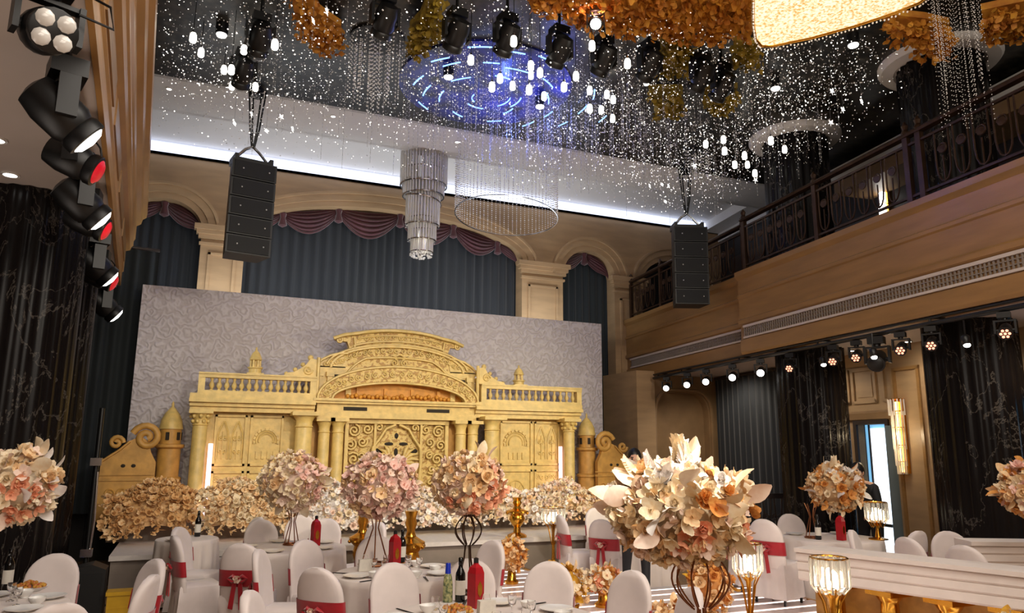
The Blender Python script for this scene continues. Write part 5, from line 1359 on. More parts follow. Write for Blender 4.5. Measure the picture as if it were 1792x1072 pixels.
chair(1.86, 7.80, 1.80, 6.86, C_ + 'behind the wire trumpet stand of the centre table')
chair(2.65, 7.15, 1.80, 6.86, C_ + 'right of the centre table next to the aisle')
chair(1.62, 5.86, 1.85, 4.72, C_ + 'with arched back rising behind the front table, left of the blue-capped bottle')
chair(2.16, 5.86, 1.85, 4.72, C_ + 'directly behind the blue-capped bottle of the front table')
chair(2.62, 5.55, 1.85, 4.72, C_ + 'turned sideways with red sash beside the red bottle box')
chair(2.91, 5.02, 1.85, 4.72, C_ + 'seen from behind at the right of the front table')
chair(2.93, 4.42, 1.85, 4.72, C_ + 'shining in bright light left of the big bouquet stand')
chair(.66, 5.18, 1.85, 4.72, C_ + 'cut by the bottom photo edge left of the front table')
chair(5.10, 9.62, 6.0, 9.5, C_ + 'with red sash left of the table near the stage, farther of two')
chair(5.28, 9.02, 6.0, 9.5, C_ + 'with red sash left of the table near the stage, nearer of two')
chair(5.95, 10.32, 6.0, 9.5, C_ + 'behind the table near the right part of the stage')
chair(6.45, 7.18, 7.75, 7.6, C_ + 'with red sash and long skirt between the two crystal lamps', z=.121)
chair(6.72, 7.98, 7.75, 7.6, C_ + 'right behind the big bouquet, first in the row at the right table', z=.121)
chair(7.34, 8.52, 7.75, 7.6, C_ + 'second in the row at the right table')
chair(8.02, 8.42, 7.75, 7.6, C_ + 'behind the right table beside the orange flowers')
chair(7.85, 6.68, 7.75, 7.6, C_ + 'topmost of the cluster behind the long white counter')
chair(7.32, 6.52, 7.9, 5.6, C_ + 'with red sash at the left of the cluster behind the long counter')
chair(7.42, 5.97, 8.2, 5.9, C_ + 'with red sash in the middle of the cluster behind the long counter')
chair(8.03, 6.05, 7.6, 5.4, C_ + 'with a folded cloth on its back in the cluster behind the counter')
chair(7.36, 5.34, 8.4, 5.5, C_ + 'nearest of the cluster, just behind the long white counter')
chair(8.62, 5.28, 8.0, 4.6, C_ + 'behind the white panel table at the right, left one')
chair(8.86, 4.62, 8.0, 4.2, C_ + 'behind the white panel table at the right photo edge')

# tableware, made once and copied
def ware(kind, parts, cat):
    def make(p, label, group=None, rz=0.0, _c=[None]):
        if _c[0] is None:
            t = thing(kind, label, cat)
            for nm_, mb, m, sm_ in parts(): obj(nm_, mb, m, t, sm_)
            _c[0] = t; o = t
        else: o = dup(_c[0])
        o.location = p; o.rotation_euler = (0, 0, rz); o['label'] = label
        if group: o['group'] = group
        elif 'group' in o.keys(): del o['group']
        return o
    return make
def L_(prof, n=16): b = MB(); b.lathe(prof, n); return b
plate = ware('dinner_plate', lambda: [('dish', L_([(.06, 0), (.065, .006), (.115, .020), (.12, .024), (.065, .012), (.01, .010)], 24), M_PORC, 60)], 'plate')
bowl = ware('rice_bowl', lambda: [('bowl_body', L_([(.025, 0), (.028, .008), (.050, .030), (.058, .055), (.055, .055), (.045, .030), (.01, .014)], 20), M_PORC, 60), ('foot_ring', L_([(.030, 0), (.028, .008)], 16), M_PORC, 60)], 'bowl')
cup = ware('wine_glass', lambda: [('glass_bowl', L_([(.006, .055), (.024, .07), (.030, .10), (.028, .125), (.026, .125), (.027, .10), (.02, .075), (.002, .066)], 16), M_GLASS, 60), ('stem', L_([(.028, 0), (.026, .004), (.005, .012), (.005, .058)], 14), M_GLASS, 60)], 'glass')
tumbler = ware('glass_tumbler', lambda: [('glass_wall', L_([(.026, 0), (.030, .085), (.0275, .085), (.024, .008), (.002, .008)], 16), M_GLASS, 60)], 'glass')
def bottle_parts(body, cap, lab):
    def f():
        out = [('bottle_body', L_([(.034, 0), (.037, .008), (.037, .18), (.034, .20), (.018, .235), (.0145, .25), (.0145, .285)], 18), body, 60),
               ('capsule', L_([(.0155, .255), (.0165, .258), (.0165, .305), (.012, .31)], 14), cap, 60)]
        b = MB(); b.lathe([(.0378, .05), (.0378, .15)], 18, cap=False); out.append(('label_band', b, lab, 60)); return out
    return f
wine = ware('wine_bottle', bottle_parts(M_BOTT, M_BOTT, M_LABEL), 'bottle')
spirit = ware('liquor_bottle', lambda: [('bottle_body', L_([(.036, 0), (.038, .01), (.036, .12), (.030, .17), (.020, .20)], 18), mat('patterned_glass', (60, 84, 60), .15, rgb2=(190, 186, 130), scale=40), 60), ('blue_cap', L_([(.028, .165), (.022, .19), (.018, .26), (.016, .27)], 16), M_BOTB, 60)], 'bottle')
def redbox_parts():
    b = MB(); b.bb(-.042, .042, -.042, .042, 0, .23); c = MB(); c.lathe([(.060, .23), (.045, .27), (.020, .29), (.016, .31)], 4, M=Matrix.Rotation(pi / 4, 3, 'Z'))
    e = MB(); e.prism([(-.02, .10), (0, .07), (.02, .10), (.02, .15), (0, .18), (-.02, .15)], -.045, -.042, lambda u, v, d: (u, d, v)); g = MB(); g.lathe([(.018, .30), (.018, .33), (.008, .335)], 10)
    return [('box', b, M_REDB, None), ('shoulder', c, M_REDB, None), ('gold_emblem', e, M_BRASS, None), ('cap', g, M_BLK, 60)]
redbox = ware('red_bottle_box', redbox_parts, 'box')
chop = ware('chopsticks', lambda: [('stick', MB().tube([(-.11, 0, .004), (.11, .006, .004)], [.004, .0025], 6), M_BLK, 60), ('stick', MB().tube([(-.11, .014, .004), (.11, .014, .004)], [.004, .0025], 6), M_BLK, 60)], 'chopsticks')
def snack_parts():
    b = MB(); b.lathe([(.07, 0), (.10, .015), (.125, .035), (.12, .036), (.05, .012)], 24); f = MB(); rnd = random.Random(3)
    for k in range(60): a = rnd.uniform(0, 6.3); q = .10 * sqrt(rnd.random()); f.ball((q * cos(a), q * sin(a), .035 + .04 * (1 - q / .1)), .016, 6, 4)
    return [('dish', b, M_PORC, 60), ('snacks', f, M_FOOD, 60)]
snack = ware('snack_dish', snack_parts, 'dish')
bag = ware('gift_bag', lambda: [('bag', MB().prism([(-.06, 0), (.06, 0), (.055, .10), (-.055, .10)], -.03, .03, lambda u, v, d: (u, d, v)), M_LABEL, None), ('handle', MB().tube([(-.03, 0, .10), (-.02, 0, .14), (.02, 0, .14), (.03, 0, .10)], .003, 5), M_LABEL, 60)], 'bag')
def on(k, px, py): p = atz(px, py, .752); return p
def on_t(k, a, q): x, y, r = T[k]; return Vector((x + q * r * cos(a), y + q * r * sin(a), .752))
gp = 'plates on the round tables'; rndt = random.Random(21)
words = {'front': 'front table at the bottom centre', 'centre': 'centre table with the wire trumpet stand', 'middle': 'middle table with the pink flowers', 'left': 'table in the left corner', 'stage': 'table near the right part of the stage', 'right': 'right table with the orange flowers', 'back': 'small back table'}
RES = [(on('', *q_), r_) for q_, r_ in (((805, 1052), .04), ((783, 1052), .04), ((832, 1062), .06), ((762, 1066), .03), ((818, 1038), .10), ((703, 983), .04), ((690, 992), .06), ((655, 988), .16), ((11, 1032), .04), ((52, 1034), .13))]
RES += [(on_t('middle', -.2, .45), .06), (on_t('back', .9, .5), .04), (on_t('front', 2.0, .35), .13), (on_t('centre', 2.5, .55), .07), (on_t('front', 1.25, .25), .07), (on_t('right', 4.3, .5), .06), (on_t('right', 3.5, .6), .04), (on_t('stage', 1.4, .5), .04), (Vector((1.16, 9.16, 0)), .11), (Vector((-1.28, 6.38, 0)), .14), (Vector((7.46, 7.62, 0)), .12), (Vector((8.14, 7.21, 0)), .13)]
def clear(p, r): return all(sqrt((p.x - c.x) ** 2 + (p.y - c.y) ** 2) > r + rr for c, rr in RES)
for k, n in (('front', 8), ('centre', 6), ('middle', 5), ('left', 5), ('stage', 4), ('right', 4), ('back', 2)):
    for i in range(n):
        a = 2 * pi * (i + .35) / n; da = {'front': .32, 'centre': .40, 'left': .55}.get(k, .3)
        if clear(on_t(k, a, .74), .125): plate(on_t(k, a, .74), 'white porcelain plate laid on the ' + words[k], 'plates on the ' + words[k])
        if k in ('front', 'centre', 'left'):
            if clear(on_t(k, a + da, .62), .06): bowl(on_t(k, a + da, .62), 'small white porcelain bowl on the ' + words[k], 'bowls on the ' + words[k])
            if clear(on_t(k, a + da, .36), .035): cup(on_t(k, a + da, .36), 'small stemmed clear glass on the ' + words[k], 'stemmed glasses on the ' + words[k])
            if k != 'left': chop(on_t(k, a + da + .06, .82), 'pair of black chopsticks on the ' + words[k], 'chopsticks on the ' + words[k], rz=a)
wine(on('front', 805, 1052), 'dark wine bottle with pale label between blue-capped bottle and red box')
spirit(on('front', 783, 1052), 'patterned liquor bottle with tall blue cap on the front table')
redbox(on('front', 832, 1062), 'red bottle box on the front table, nearest of the red boxes', rz=.4)
tumbler(on('front', 762, 1066), 'clear tumbler in front of the blue-capped bottle')
wine(on('centre', 703, 983), 'dark wine bottle next to the red box on the centre table')
redbox(on('centre', 690, 992), 'red bottle box beside the dark bottle on the centre table', rz=.3)
redbox(on_t('middle', -.2, .45), 'red bottle box standing on the middle table', rz=.3)
wine(on_t('back', .9, .5), 'small dark bottle at the far table close to the flower bank')
wine(on('left', 11, 1032), 'wine bottle with white label at the left photo edge')
snack(on('left', 52, 1034), 'dish of orange and brown snacks on the left corner table')
snack(on_t('front', 2.0, .35), 'dish of snacks near the middle of the front table')
bag(on_t('centre', 2.5, .55), 'small white gift bag on the left side of the centre table')
bag(on_t('front', 1.25, .25), 'white paper pack among the bowls of the front table')
redbox(on_t('right', 4.3, .5), 'red bottle box on the right table under the crystal lamp', rz=.2)
wine(on_t('right', 3.5, .6), 'purple-dark bottle on the right table left of the red box')
wine(on_t('stage', 1.4, .5), 'dark bottle on the table near the right part of the stage')

# ------------------------------------------------------------------ tall bouquets
def stand_trumpet(t, h, m, R=.12, legs=5):
    for k in range(legs):
        a = 2 * pi * k / legs + .3
        b = MB(); b.tube([(R * 1.0 * cos(a), R * 1.0 * sin(a), 0), (.028 * cos(a), .028 * sin(a), h * .62), (.05 * cos(a), .05 * sin(a), h * .8), (R * .9 * cos(a), R * .9 * sin(a), h)], .006, 6); obj('wire_leg', b, m, t, 60)
    b = MB(); b.tube([(R * cos(2 * pi * k / 24), R * sin(2 * pi * k / 24), .010) for k in range(24)], .008, 6, True); b.lathe([(R, 0), (R, .006)], 24); obj('base_ring', b, m, t, 60)
def stand_globe(t, h, gh, gr, m, base_r=.11, legs=3, nw=8):
    for k in range(nw):
        a = 2 * pi * k / nw; pts = []
        for i in range(11):
            q = i / 10; r = gr * (sin(pi * (.10 + .78 * q))) ; r = max(r, .02) if q < .05 else r
            pts.append((r * cos(a), r * sin(a), h + gh * q))
        b = MB(); b.tube(pts, .0055, 6); obj('cage_wire', b, m, t, 60)
    for k in range(legs):
        a = 2 * pi * k / legs + .5; b = MB(); b.tube([(base_r * cos(a), base_r * sin(a), 0), (.03 * cos(a), .03 * sin(a), h * .75), (.022 * cos(a), .022 * sin(a), h)], .007, 6); obj('wire_leg', b, m, t, 60)
    b = MB(); b.tube([(base_r * cos(2 * pi * k / 24), base_r * sin(2 * pi * k / 24), .010) for k in range(24)], .008, 6, True); b.lathe([(base_r, 0), (base_r, .005)], 24); obj('base_ring', b, m, t, 60)
    b = MB(); b.tube([(gr * .4 * cos(2 * pi * k / 20), gr * .4 * sin(2 * pi * k / 20), h + gh) for k in range(20)], .006, 5, True); obj('top_ring', b, m, t, 60)
P = on('front', 818, 1038)
t = thing('flower_centrepiece', 'blush and cream bouquet with coral blooms on a black wire globe stand', 'bouquet', P)
stand_globe(t, .36, .22, .11, M_BWIRE, .09); bouquet_ball(t, (0, 0, .83), .27, .23, 120, ['blush', 'champagne', 'blush', 'cream', 'champagne'], .064, ('blush', 'cream'), 10, .13, seed=31, accents=[('coral', (.75, -.6, -.1), .72), ('coral', (-.3, -.7, -.75), .78)])
P = on('centre', 655, 988)
t = thing('flower_centrepiece', 'pale pink bouquet on a spreading gold wire trumpet stand', 'bouquet', P)
stand_trumpet(t, .55, M_ROSEG, .15, 6); bouquet_ball(t, (0.03, 0, .74), .35, .28, 140, ['blush', 'pink', 'blush', 'pink', 'champagne'], .070, ('blush', 'cream'), 10, .13, seed=32, accents=[('pink', (.6, -.8, -.1), .85)])
P = Vector((1.16, 9.16, .752))
t = thing('flower_centrepiece', 'pink and pale yellow bouquet on a slim wire stand at the middle table', 'bouquet', P)
stand_trumpet(t, .42, M_ROSEG, .09, 4); bouquet_ball(t, (-.02, 0, .72), .37, .31, 140, ['blush', 'champagne', 'cream'], .070, ('cream',), 8, .16, seed=33, accents=[('pink', (.7, -.5, .2), .62), ('cream', (-.8, -.5, .3), .55)])
P = Vector((-1.28, 6.38, .752)); c = atd(22, 852, 5.4)
t = thing('flower_centrepiece', 'cream and coral bouquet cut by the left photo edge', 'bouquet', P)
stand_trumpet(t, .55, M_BWIRE, .12, 5); cc = aty(24, 850, P.y) - P; bouquet_ball(t, cc, .27, .25, 100, ['cream', 'champagne', 'cream', 'blush'], .068, ('cream', 'white', 'blush'), 22, .16, seed=34, accents=[('coral', (.5, -.8, -.35), .72)])
P = Vector((7.46, 7.62, .752)); cc = aty(1462, 852, P.y) - P
t = thing('flower_centrepiece', 'orange and white bouquet on thin stems above the right table', 'bouquet', P)
stand_trumpet(t, cc.z - .2, M_ROSEG, .10, 4); bouquet_ball(t, cc, .34, .30, 110, ['champagne', 'champagne', 'orange', 'cream'], .078, ('cream', 'white', 'orange'), 22, .17, ('cream',), 5, seed=35, accents=[('orange', (-.2, -.9, -.1), .75), ('white', (.2, -.3, .9), .6)])
big = atd(1192, 892, 4.15); P = Vector((big.x + .09, big.y - .03, 0))
t = thing('flower_centrepiece', 'huge cream, peach and orange bouquet on a rose gold globe stand, largest in view', 'bouquet', P)
stand_globe(t, 1.00, .30, .155, M_ROSEG, .16, 4, 10)
bouquet_ball(t, (big.x - P.x, big.y - P.y, big.z), .37, .27, 190, ['cream', 'champagne', 'blush', 'cream'], .074, ('cream', 'blush', 'white', 'cream'), 56, .18, ('cream', 'white'), 18, seed=36, nfill=560, fern_k=1.1, low=-.35,
             accents=[('white', (-.1, -.35, 1), .80), ('orange', (0.0, -.8, .35), .90), ('coral', (-.35, -.75, -.45), .92), ('coral', (.75, -.6, -.45), .93), ('orange', (.95, -.2, .1), .85)])  # white blossoms on top put the bright light there into the colour
P = Vector((fx(1812, 4.8), 4.8, 0)); 
t = thing('flower_centrepiece', 'orange and pink bouquet cut by the right photo edge', 'bouquet', (P.x, P.y, 0))
cc = aty(1812, 856, 4.8) - P; stand_trumpet(t, cc.z - .2, M_ROSEG, .12, 4); bouquet_ball(t, (0, 0, cc.z), .26, .25, 50, ['champagne', 'orange', 'pink', 'cream'], .09, ('orange', 'champagne'), 14, .15, seed=37)

# low golden flowers along the aisle
def low_flowers(x, y, z, r, h, cols, label, seed, vase=False):
    t = thing('aisle_flowers', label, 'flowers', (x, y, z + .001))
    b = MB(); b.lathe([(r * .5, 0), (r * .55, .03), (r * .35, .06), (r * .3, .16)], 16); obj('dish', b, M_BRASS, t, 50)
    bouquet_ball(t, (0, 0, .17 + h), r, h, 34, cols, .075, ('gold', 'champagne'), 10, .13, seed=seed, nfill=90)
low_flowers(fx(966, 7.1) + .12, 7.1, .12, .27, .20, ['gold', 'champagne', 'gold', 'cream'], 'golden yellow flowers low on the aisle edge beyond the front table', 41)
low_flowers(fx(1056, 7.7), 7.7, .12, .22, .12, ['orange', 'coral', 'cream'], 'orange and yellow flowers low on the aisle left of the walking person', 42)
low_flowers(fx(1262, 6.2), 6.4, .12, .20, .22, ['orange', 'orange', 'champagne'], 'bright orange flowers low on the aisle behind the globe stand', 43)
low_flowers(fx(1172, 5.4), 5.4, .12, .24, .16, ['orange', 'cream', 'champagne'], 'cream and orange flowers at the foot of the big bouquet stand', 44)
low_flowers(fx(884, 9.4) + .1, 9.4, .12, .17, .20, ['orange', 'champagne'], 'small orange flowers low beside the far aisle edge', 45)

# golden urn pedestals by the stage
def urn(x, y, z, h, label, s=1.0):
    t = thing('golden_urn', label, 'urn', (x, y, z)); r = .17 * s
    b = MB(); b.lathe([(r * .9, 0), (r * .9, .03), (r * .7, .05), (r * .35, h * .12), (r * .30, h * .25)], 16); obj('foot', b, M_BRASS, t, 50)
    b = MB(); b.lathe([(r * .30, h * .25), (r * .5, h * .32), (r * .75, h * .45), (r * .62, h * .55), (r * 1.05, h * .62), (r * 1.05, h * .66), (r * .8, h * .68), (r * .4, h * .72)], 18)
    for k in range(8): a = 2 * pi * k / 8; b.ball((r * 1.0 * cos(a), r * 1.0 * sin(a), h * .61), .026, 6, 4)
    obj('bowl_body', b, M_BRASS, t, 50)
    b = MB(); b.lathe([(r * .4, h * .72), (r * .28, h * .78), (r * .45, h * .86), (r * .35, h * .92), (r * .5, h), (r * .3, h)], 14); obj('neck', b, M_BRASS, t, 50)
urn(fx(720, 9.3), 9.3, 0, 1.08, 'golden urn pedestal behind the dark bottle of the centre table')
urn(fx(636, 10.35), 10.35, 0, 1.02, 'golden urn pedestal behind the pink bouquet stand')
urn(fx(905, 11.05), 11.05, .501, .60, 'golden urn pedestal on the stage edge right of the aisle')
# crystal lamps
def crystal_lamp(x, y, z, h, r, gh, label, flare=1.0):
    t = thing('crystal_lamp', label, 'lamp', (x, y, z))
    b = MB(); b.lathe([(r * .9, 0), (r * .9, .012), (r * .3, .03), (r * .14, h * .3), (r * .12, h * .62), (r * .2, h - gh - .05), (r * .55, h - gh - .01), (r * .62, h - gh)], 16); obj('gold_stem', b, M_BRASS, t, 50)
    for k in range(6):
        a = 2 * pi * k / 6; b = MB(); b.tube([(r * .15 * cos(a), r * .15 * sin(a), h * .45), (r * .5 * cos(a), r * .5 * sin(a), h - gh * 1.3), (r * .98 * cos(a), r * .98 * sin(a), h - gh * .85)], .006, 5); obj('gold_arm', b, M_BRASS, t, 60)
    b = MB(); n = 14
    for k in range(n):
        a = 2 * pi * k / n; x0, y0 = r * .72 * cos(a), r * .72 * sin(a); x1, y1 = r * flare * cos(a), r * flare * sin(a)
        b.tube([(x0, y0, h - gh), (x1, y1, h - gh * .82), (x1, y1, h - .02), (x1 * .98, y1 * .98, h)], r * .13, 5)
    obj('crystal_prisms', b, M_PRISM, t, kind='stuff')
    b = MB(); b.lathe([(r * .5, h - gh + .02), (r * .56, h - gh * .75), (r * .38, h - gh * .45), (r * .1, h - gh * .3)], 12); obj('glowing_bulb', b, mat('lamp_bulb', (255, 246, 226), .4, emit=(255, 240, 210), estr=5.0), t, 60)
    b = MB(); b.tube([(r * flare * cos(2 * pi * k / 24), r * flare * sin(2 * pi * k / 24), h) for k in range(24)], .007, 5, True); obj('rim', b, M_BRASS, t, 60)
q = atd(1309, 1000, 5.9); crystal_lamp(q.x, q.y, .121, 1.0, .11, .24, 'crystal cup lamp glowing on a gold stem, right of the globe stand')
q = atd(1452, 1000, 5.3); crystal_lamp(q.x, q.y, .121, .98, .125, .23, 'wide crystal drum lamp on a gold stem before the long white counter')
crystal_lamp(8.14, 7.21, .752, .46, .13, .24, 'crystal drum lamp standing on the right table beside the flowers')
crystal_lamp(fx(968, 10.45), 10.45, 0, .98, .17, .22, 'crystal lamp on a thick gold stem in front of the stage')

# long white counter on gilded pedestals along the aisle
def counter(p0, p1, ztop, zslab, depth, z0, label, ped, name='long_counter'):
    p0, p1 = Vector(p0), Vector(p1); p0.z = p1.z = 0; L = (p1 - p0).length; d = (p1 - p0) / L; nrm = Vector((-d.y, d.x, 0)); 
    if nrm.x < 0: nrm = -nrm
    t = thing(name, label, 'counter', (p0.x, p0.y, z0)); g = lambda s, o, z: p0 + d * s + nrm * o + Vector((0, 0, z)) - Vector((p0.x, p0.y, z0))
    b = MB()
    prof = [(0.02, zslab), (0, zslab + .02)]; nr = 3
    for i in range(nr):
        za = zslab + .02 + (ztop - zslab - .06) * i / nr; zb = zslab + .02 + (ztop - zslab - .06) * (i + 1) / nr
        prof += [(.0 - .012 * i, za + .01), (-.012 * i, zb - .02), (.012 - .012 * i, zb - .01)]
    prof += [(-.055, ztop - .04), (-.06, ztop), (depth, ztop), (depth, zslab)]
    m = len(prof); vs = [g(s, o, z) for s in (0, L) for o, z in prof]; fs = [(k, m + k, m + (k + 1) % m, (k + 1) % m) for k in range(m)] + [tuple(range(m - 1, -1, -1)), tuple(m + k for k in range(m))]
    b.add(vs, fs); obj('moulded_top', b, M_CLOTH, t)
    n = max(2, int(L / ped)); H = zslab - z0
    mb = MB(); mb.bb(-.15, .15, -.15, .15, 0, .05); mb.lathe([(.13, .05), (.11, .08), (.09, .10), (.085, H - .12), (.10, H - .10), (.12, H - .07), (.13, H - .05)], 16); mb.bb(-.15, .15, -.15, .15, H - .05, H); me = mb.mesh('gilded_pedestal', M_BRASS, 50)
    for k in range(n): link('gilded_pedestal', me, t, g(.3 + (L - .6) * k / (n - 1), depth * .5, z0))
    b = MB(); vs = [g(s, depth - .02, z) for s, z in ((0, z0), (L, z0), (L, zslab), (0, zslab))]; b.add(vs, [(0, 1, 2, 3)]); obj('back_panel', b, M_GOLDD, t)
    return t
a0, a1 = atz(1394, 957, .85), atz(1830, 1004, .85)
counter(a0, a1, .85, .52, .36, .121, 'long white moulded counter on gilded pedestals along the right of the aisle', .5)
a0, a1 = atz(1694, 946, .95), atz(1840, 948, .95)
counter(a0, a1, .95, .64, .28, 0, 'white panel table on gold legs behind the long counter at the right photo edge', .5, 'panel_table')
low_flowers(fx(1745, 4.25), 4.3, .12, .17, .12, ['white', 'green', 'cream'], 'white and green flowers at the foot of the long counter', 46)

# ------------------------------------------------------------------ odds and ends on the left
q = fx(226, 9.7); t = thing('yellow_crate', 'yellow plastic crate on the floor between left chairs and stage', 'crate', (q, 9.7, 0))
b = MB(); b.bb(-.13, .13, -.10, .10, 0, .24); obj('crate_body', b, M_YEL, t)
b = MB(); b.bb(-.145, .145, -.115, .115, .24, .28); obj('lid', b, M_YEL, t)
b = MB(); b.bb(-.13, .13, -.104, -.10, .10, .115); obj('ridge', b, M_YEL, t)
q = fx(170, 9.9); t = thing('floor_monitor_speaker', 'black floor monitor speaker at the left end of the stage', 'loudspeaker', (q, 9.9, 0))
b = MB(); b.prism([(-.16, 0), (.16, 0), (.16, .50), (.02, .56), (-.16, .52)], -.17, .17, lambda u, v, d: (u, d, v)); obj('cabinet', b, M_BLKP, t)
b = MB(); b.bb(-.13, .13, -.18, -.17, .04, .46); obj('grille', b, M_GRL, t)
q = fx(152, 9.9); t = thing('lighting_stand', 'black lighting stand with small chrome boxes beside the left marble column', 'stand', (q, 10.3, 0))
b = MB(); b.tube([(0, 0, 0.02), (0, 0, 2.3)], .03, 8); obj('pole', b, M_BLK, t, 60)
for k in range(3):
    a = 2 * pi * k / 3; b = MB(); b.tube([(.25 * cos(a), .25 * sin(a), .012), (0, 0, .45)], .014, 6); obj('leg', b, M_BLK, t, 60)
for z in (.58, 1.62): b = MB(); b.bb(-.06, .06, -.08, .02, z, z + .09); obj('chrome_box', b, M_CHR, t)
b = MB(); b.tube([(.03, -.04, .6), (.05, -.05, 1.0), (.03, -.04, 1.55)], .012, 6); obj('chrome_tube', b, M_CHR, t, 60)
# carved wooden screen
q = atz(1358, 930, .9); X, Y = fx(1358, 9.9), 9.9
t = thing('carved_wooden_screen', 'dark carved wooden screen standing before the far marble column', 'screen', (X, Y, 0), radians(-22))
b = MB()
for x in (-.28, .28): b.bb(x - .035, x + .035, -.03, .03, 0, 1.22); b.ball((x, 0, 1.25), .045, 8, 5)
obj('post', b, M_DARK, t, 50)
b = MB(); b.bb(-.28, .28, -.02, .02, 1.08, 1.16); b.bb(-.28, .28, -.02, .02, .2, .28); obj('rail_bar', b, M_DARK, t)
for k in range(5):
    b = MB(); x = -.18 + .09 * k; b.tube([(x, 0, .26), (x + .03 * (-1) ** k, 0, .5), (x, 0, .75), (x - .02 * (-1) ** k, 0, 1.1)], .013, 6); b.tube([(xx, 0, z) for xx, _, z in spiral(x, .78, .06, 1.3, k, (-1) ** k)], .01, 5); obj('carved_bar', b, M_DARK, t, 60)

# ------------------------------------------------------------------ people
def person(label, loc, rz, pose, suit=M_SUIT, group=None):
    """one continuous skinned body; pose gives joint positions in metres, facing -Y"""
    J = pose; V = []; E = []; Rr = []
    def v(p, r): V.append(p); Rr.append(r); return len(V) - 1
    pel = v(J['pelvis'], (.155, .115)); sp = v(J['waist'], (.145, .105)); chs = v(J['chest'], (.185, .125)); ck = v(J['neck'], (.062, .062)); hb = v(J['headb'], (.075, .085)); hm = v(J['head'], (.085, .105)); ht = v(J['headt'], (.065, .08))
    for a, b_ in ((pel, sp), (sp, chs), (chs, ck), (ck, hb), (hb, hm), (hm, ht)): E.append((a, b_))
    for s in 'LR':
        sh_ = v(J['sho' + s], (.075, .075)); el = v(J['elb' + s], (.052, .052)); wr_ = v(J['wri' + s], (.034, .034)); pm = v(J['pal' + s], (.042, .022)); E += [(chs, sh_), (sh_, el), (el, wr_), (wr_, pm)]
        d = (Vector(J['pal' + s]) - Vector(J['wri' + s])).normalized(); side = d.cross(Vector((0, 1, 0))); side = side.normalized() if side.length > .1 else Vector((1, 0, 0)); fwd = side.cross(d)
        for q, ln in ((-1.5, .060), (-.5, .074), (.5, .078), (1.5, .066)):
            a = Vector(J['pal' + s]) + fwd * (q * .020) + d * .028; m1 = a + d * ln * .5; e1 = a + d * ln * .9 + side * .02
            i0 = v(a, (.010, .010)); i1 = v(m1, (.009, .009)); i2 = v(e1, (.007, .007)); E += [(pm, i0), (i0, i1), (i1, i2)]
        a = Vector(J['pal' + s]) + fwd * .04 - d * .0; i0 = v(a, (.011, .011)); i1 = v(a + fwd * .02 + d * .035, (.009, .009)); E += [(pm, i0), (i0, i1)]
        hp = v(J['hip' + s], (.10, .10)); kn = v(J['kne' + s], (.068, .068)); an = v(J['ank' + s], (.046, .046)); hl = v(J['hee' + s], (.042, .04)); to = v(J['toe' + s], (.038, .028)); E += [(pel, hp), (hp, kn), (kn, an), (an, hl), (hl, to)]
    me = bpy.data.meshes.new('body'); me.from_pydata([tuple(x) for x in V], E, []); o = bpy.data.objects.new('body', me); COL.objects.link(o)
    sk = o.modifiers.new('skin', 'SKIN'); sk.use_smooth_shade = True; o.modifiers.new('sub', 'SUBSURF').levels = 1
    if not me.skin_vertices: me.skin_vertices.new()
    for i, r in enumerate(Rr): me.skin_vertices[0].data[i].radius = r; me.skin_vertices[0].data[i].use_root = (i == 0)
    o.modifiers[1].render_levels = 1
    dg = bpy.context.evaluated_depsgraph_get(); dg.update(); nm_ = bpy.data.meshes.new_from_object(o.evaluated_get(dg)); bpy.data.objects.remove(o)
    nm_.materials.clear(); [nm_.materials.append(x) for x in (suit, M_SKIN, M_SHOE, M_COVER)]
    ck_ = Vector(J['neck'])
    for p in nm_.polygons:
        c = p.center; p.use_smooth = True
        hd = c.z > ck_.z - .005 and (c - Vector(J['head'])).length < .24
        hnd = any((c - Vector(J['pal' + s])).length < .13 and (c - Vector(J['wri' + s])).dot(Vector(J['pal' + s]) - Vector(J['wri' + s])) > 0 for s in 'LR')
        ft = any((c - Vector(J['toe' + s])).length < .17 and c.z < J['ank' + s][2] - .01 for s in 'LR')
        p.material_index = 1 if hd or hnd else (2 if ft else 0)
    t = thing('person', label, 'person', loc, rz); link('body', nm_, t)
    H = Vector(J['head']); b = MB(); b.ball(H + Vector((0, .018, .035)), .108, 14, 8, 1.12, .86, 1.0); hm_ = b
    obj('hair', hm_, M_HAIR, t, 180)
    b = MB(); b.ball(H + Vector((0, -.012, -.005)), .098, 14, 10, 1.16, .82, 1.0); b.ball(H + Vector((0, -.115, -.01)), .016, 8, 6, 1.6); 
    for s in (-1, 1): b.ball(H + Vector((s * .083, .0, 0)), .022, 8, 6, 1.3, .4)
    b.tube([H + Vector((-.026, -.103, -.058)), H + Vector((0, -.109, -.060)), H + Vector((.026, -.103, -.058))], .006, 6)
    obj('face', b, M_SKIN, t, 180)
    b = MB()
    for s in (-1, 1): b.ball(H + Vector((s * .033, -.098, .015)), .011, 8, 6); b.tube([H + Vector((s * .018, -.103, .036)), H + Vector((s * .05, -.093, .038))], .005, 5)
    obj('eyes', b, M_HAIR, t, 180)
    return t
walk = dict(pelvis=(0, 0, .90), waist=(0, -.01, 1.05), chest=(0, -.02, 1.28), neck=(0, -.02, 1.45), headb=(0, -.03, 1.52), head=(0, -.04, 1.60), headt=(0, -.03, 1.68),
    shoL=(.17, -.02, 1.38), elbL=(.23, .05, 1.12), wriL=(.22, -.06, .90), palL=(.22, -.08, .83), shoR=(-.17, -.02, 1.38), elbR=(-.24, .02, 1.12), wriR=(-.24, -.10, .90), palR=(-.24, -.13, .83),
    hipL=(.095, 0, .84), kneL=(.10, -.10, .47), ankL=(.10, -.16, .10), heeL=(.10, -.14, .045), toeL=(.11, -.32, .035), hipR=(-.095, 0, .84), kneR=(-.11, .02, .46), ankR=(-.12, .20, .13), heeR=(-.12, .23, .08), toeR=(-.12, .08, .035))
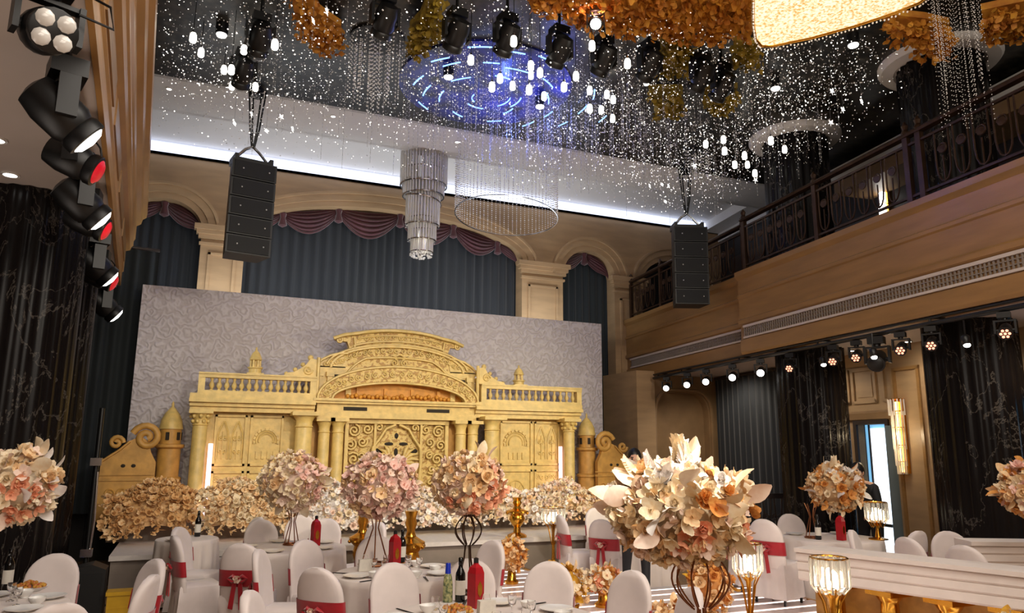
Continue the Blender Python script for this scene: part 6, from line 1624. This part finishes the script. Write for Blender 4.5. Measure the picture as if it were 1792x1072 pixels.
person('person in black suit walking on the aisle, mostly hidden by the huge bouquet', (fx(1112, 8.15), 8.15, .12), radians(-28), walk)
bend = dict(pelvis=(0, .10, .92), waist=(0, .04, 1.06), chest=(0, -.07, 1.26), neck=(0, -.15, 1.42), headb=(0, -.19, 1.48), head=(0, -.23, 1.55), headt=(0, -.25, 1.63),
    shoL=(.17, -.11, 1.35), elbL=(.23, -.16, 1.10), wriL=(.18, -.36, 1.02), palL=(.17, -.43, 1.00), shoR=(-.17, -.11, 1.35), elbR=(-.23, -.16, 1.10), wriR=(-.18, -.36, 1.02), palR=(-.17, -.43, 1.00),
    hipL=(.095, .09, .86), kneL=(.10, .03, .48), ankL=(.10, .07, .09), heeL=(.10, .09, .045), toeL=(.11, -.10, .035), hipR=(-.095, .09, .86), kneR=(-.10, .05, .48), ankR=(-.10, .10, .09), heeR=(-.10, .12, .045), toeR=(-.11, -.07, .035))
person('person in dark clothes leaning over the right table behind the orange flowers', (fx(1518, 8.0), 8.0, 0), radians(-70), bend)

# ------------------------------------------------------------------ crystal strings over the whole dark ceiling
def crystals():
    from mathutils.bvhtree import BVHTree
    bpy.context.view_layer.update()
    vs, fs = [], []
    for o in bpy.data.objects:
        if o.type != 'MESH' or not len(o.data.polygons): continue
        mw = o.matrix_world
        zs = [(mw @ Vector(c)).z for c in o.bound_box]
        if max(zs) < 5.0: continue
        n = len(vs); vs += [mw @ v.co for v in o.data.vertices]; fs += [[n + i for i in p.vertices] for p in o.data.polygons]
    T_ = BVHTree.FromPolygons(vs, fs)
    def free(p, r):
        if sqrt((p[0] - 9.0) ** 2 + (p[1] - 9.02) ** 2) < .78 or sqrt((p[0] - 8.93) ** 2 + (p[1] - 6.28) ** 2) < .78: return False
        h = T_.find_nearest(p, r); return h[0] is None
    rnd = random.Random(11); a = MB(); l = MB(); w = MB(); n = 0
    while n < 13500:
        y = rnd.uniform(6.0, 10.95); x = rnd.uniform(-.75, 9.2)
        z = CEILZ - .05 - 1.0 * rnd.random() ** 1.6
        dens = .55 + .45 * sin(x * 1.7 + 1.3 * sin(y * 1.9)) * cos(y * 2.3 + x)
        if rnd.random() > dens * (.7 + .3 * (x > 4)): continue
        if x > fr(y).x - .05: continue
        p = Vector((x, y, z)); s = .0050 + .0070 * rnd.random() ** 2.5
        if not free(p, s + .03): continue
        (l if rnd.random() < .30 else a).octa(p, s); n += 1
    k = 0
    while k < 460:
        x, y, L = rnd.uniform(.2, 8.6), rnd.uniform(7.2, 10.9), rnd.uniform(.4, 1.25)
        if rnd.random() < .6: x, y = rnd.gauss(4.4, 1.1), min(10.9, rnd.gauss(9.3, .8))
        k += 1; z = CEILZ - L
        while z < CEILZ - .05 and free(Vector((x, y, z)), .045): a.octa((x, y, z), .0075); z += .06
        if CEILZ - L < z - .05: w.bb(x - .0012, x + .0012, y - .0012, y + .0012, CEILZ - L, z - .06)
    t = thing('crystal_string_canopy', 'glittering canopy of crystal strings covering the dark ceiling', 'hanging crystals', (4, 9, CEILZ))
    for nm_, mb, m in (('crystal_beads', a, M_CRY), ('glinting_beads', l, M_GLINT), ('hanging_threads', w, M_THREAD)): obj(nm_, mb, m, t, loc=(-4, -9, -CEILZ), kind='stuff')  # part of the beads glow in place of crystal glints
crystals()
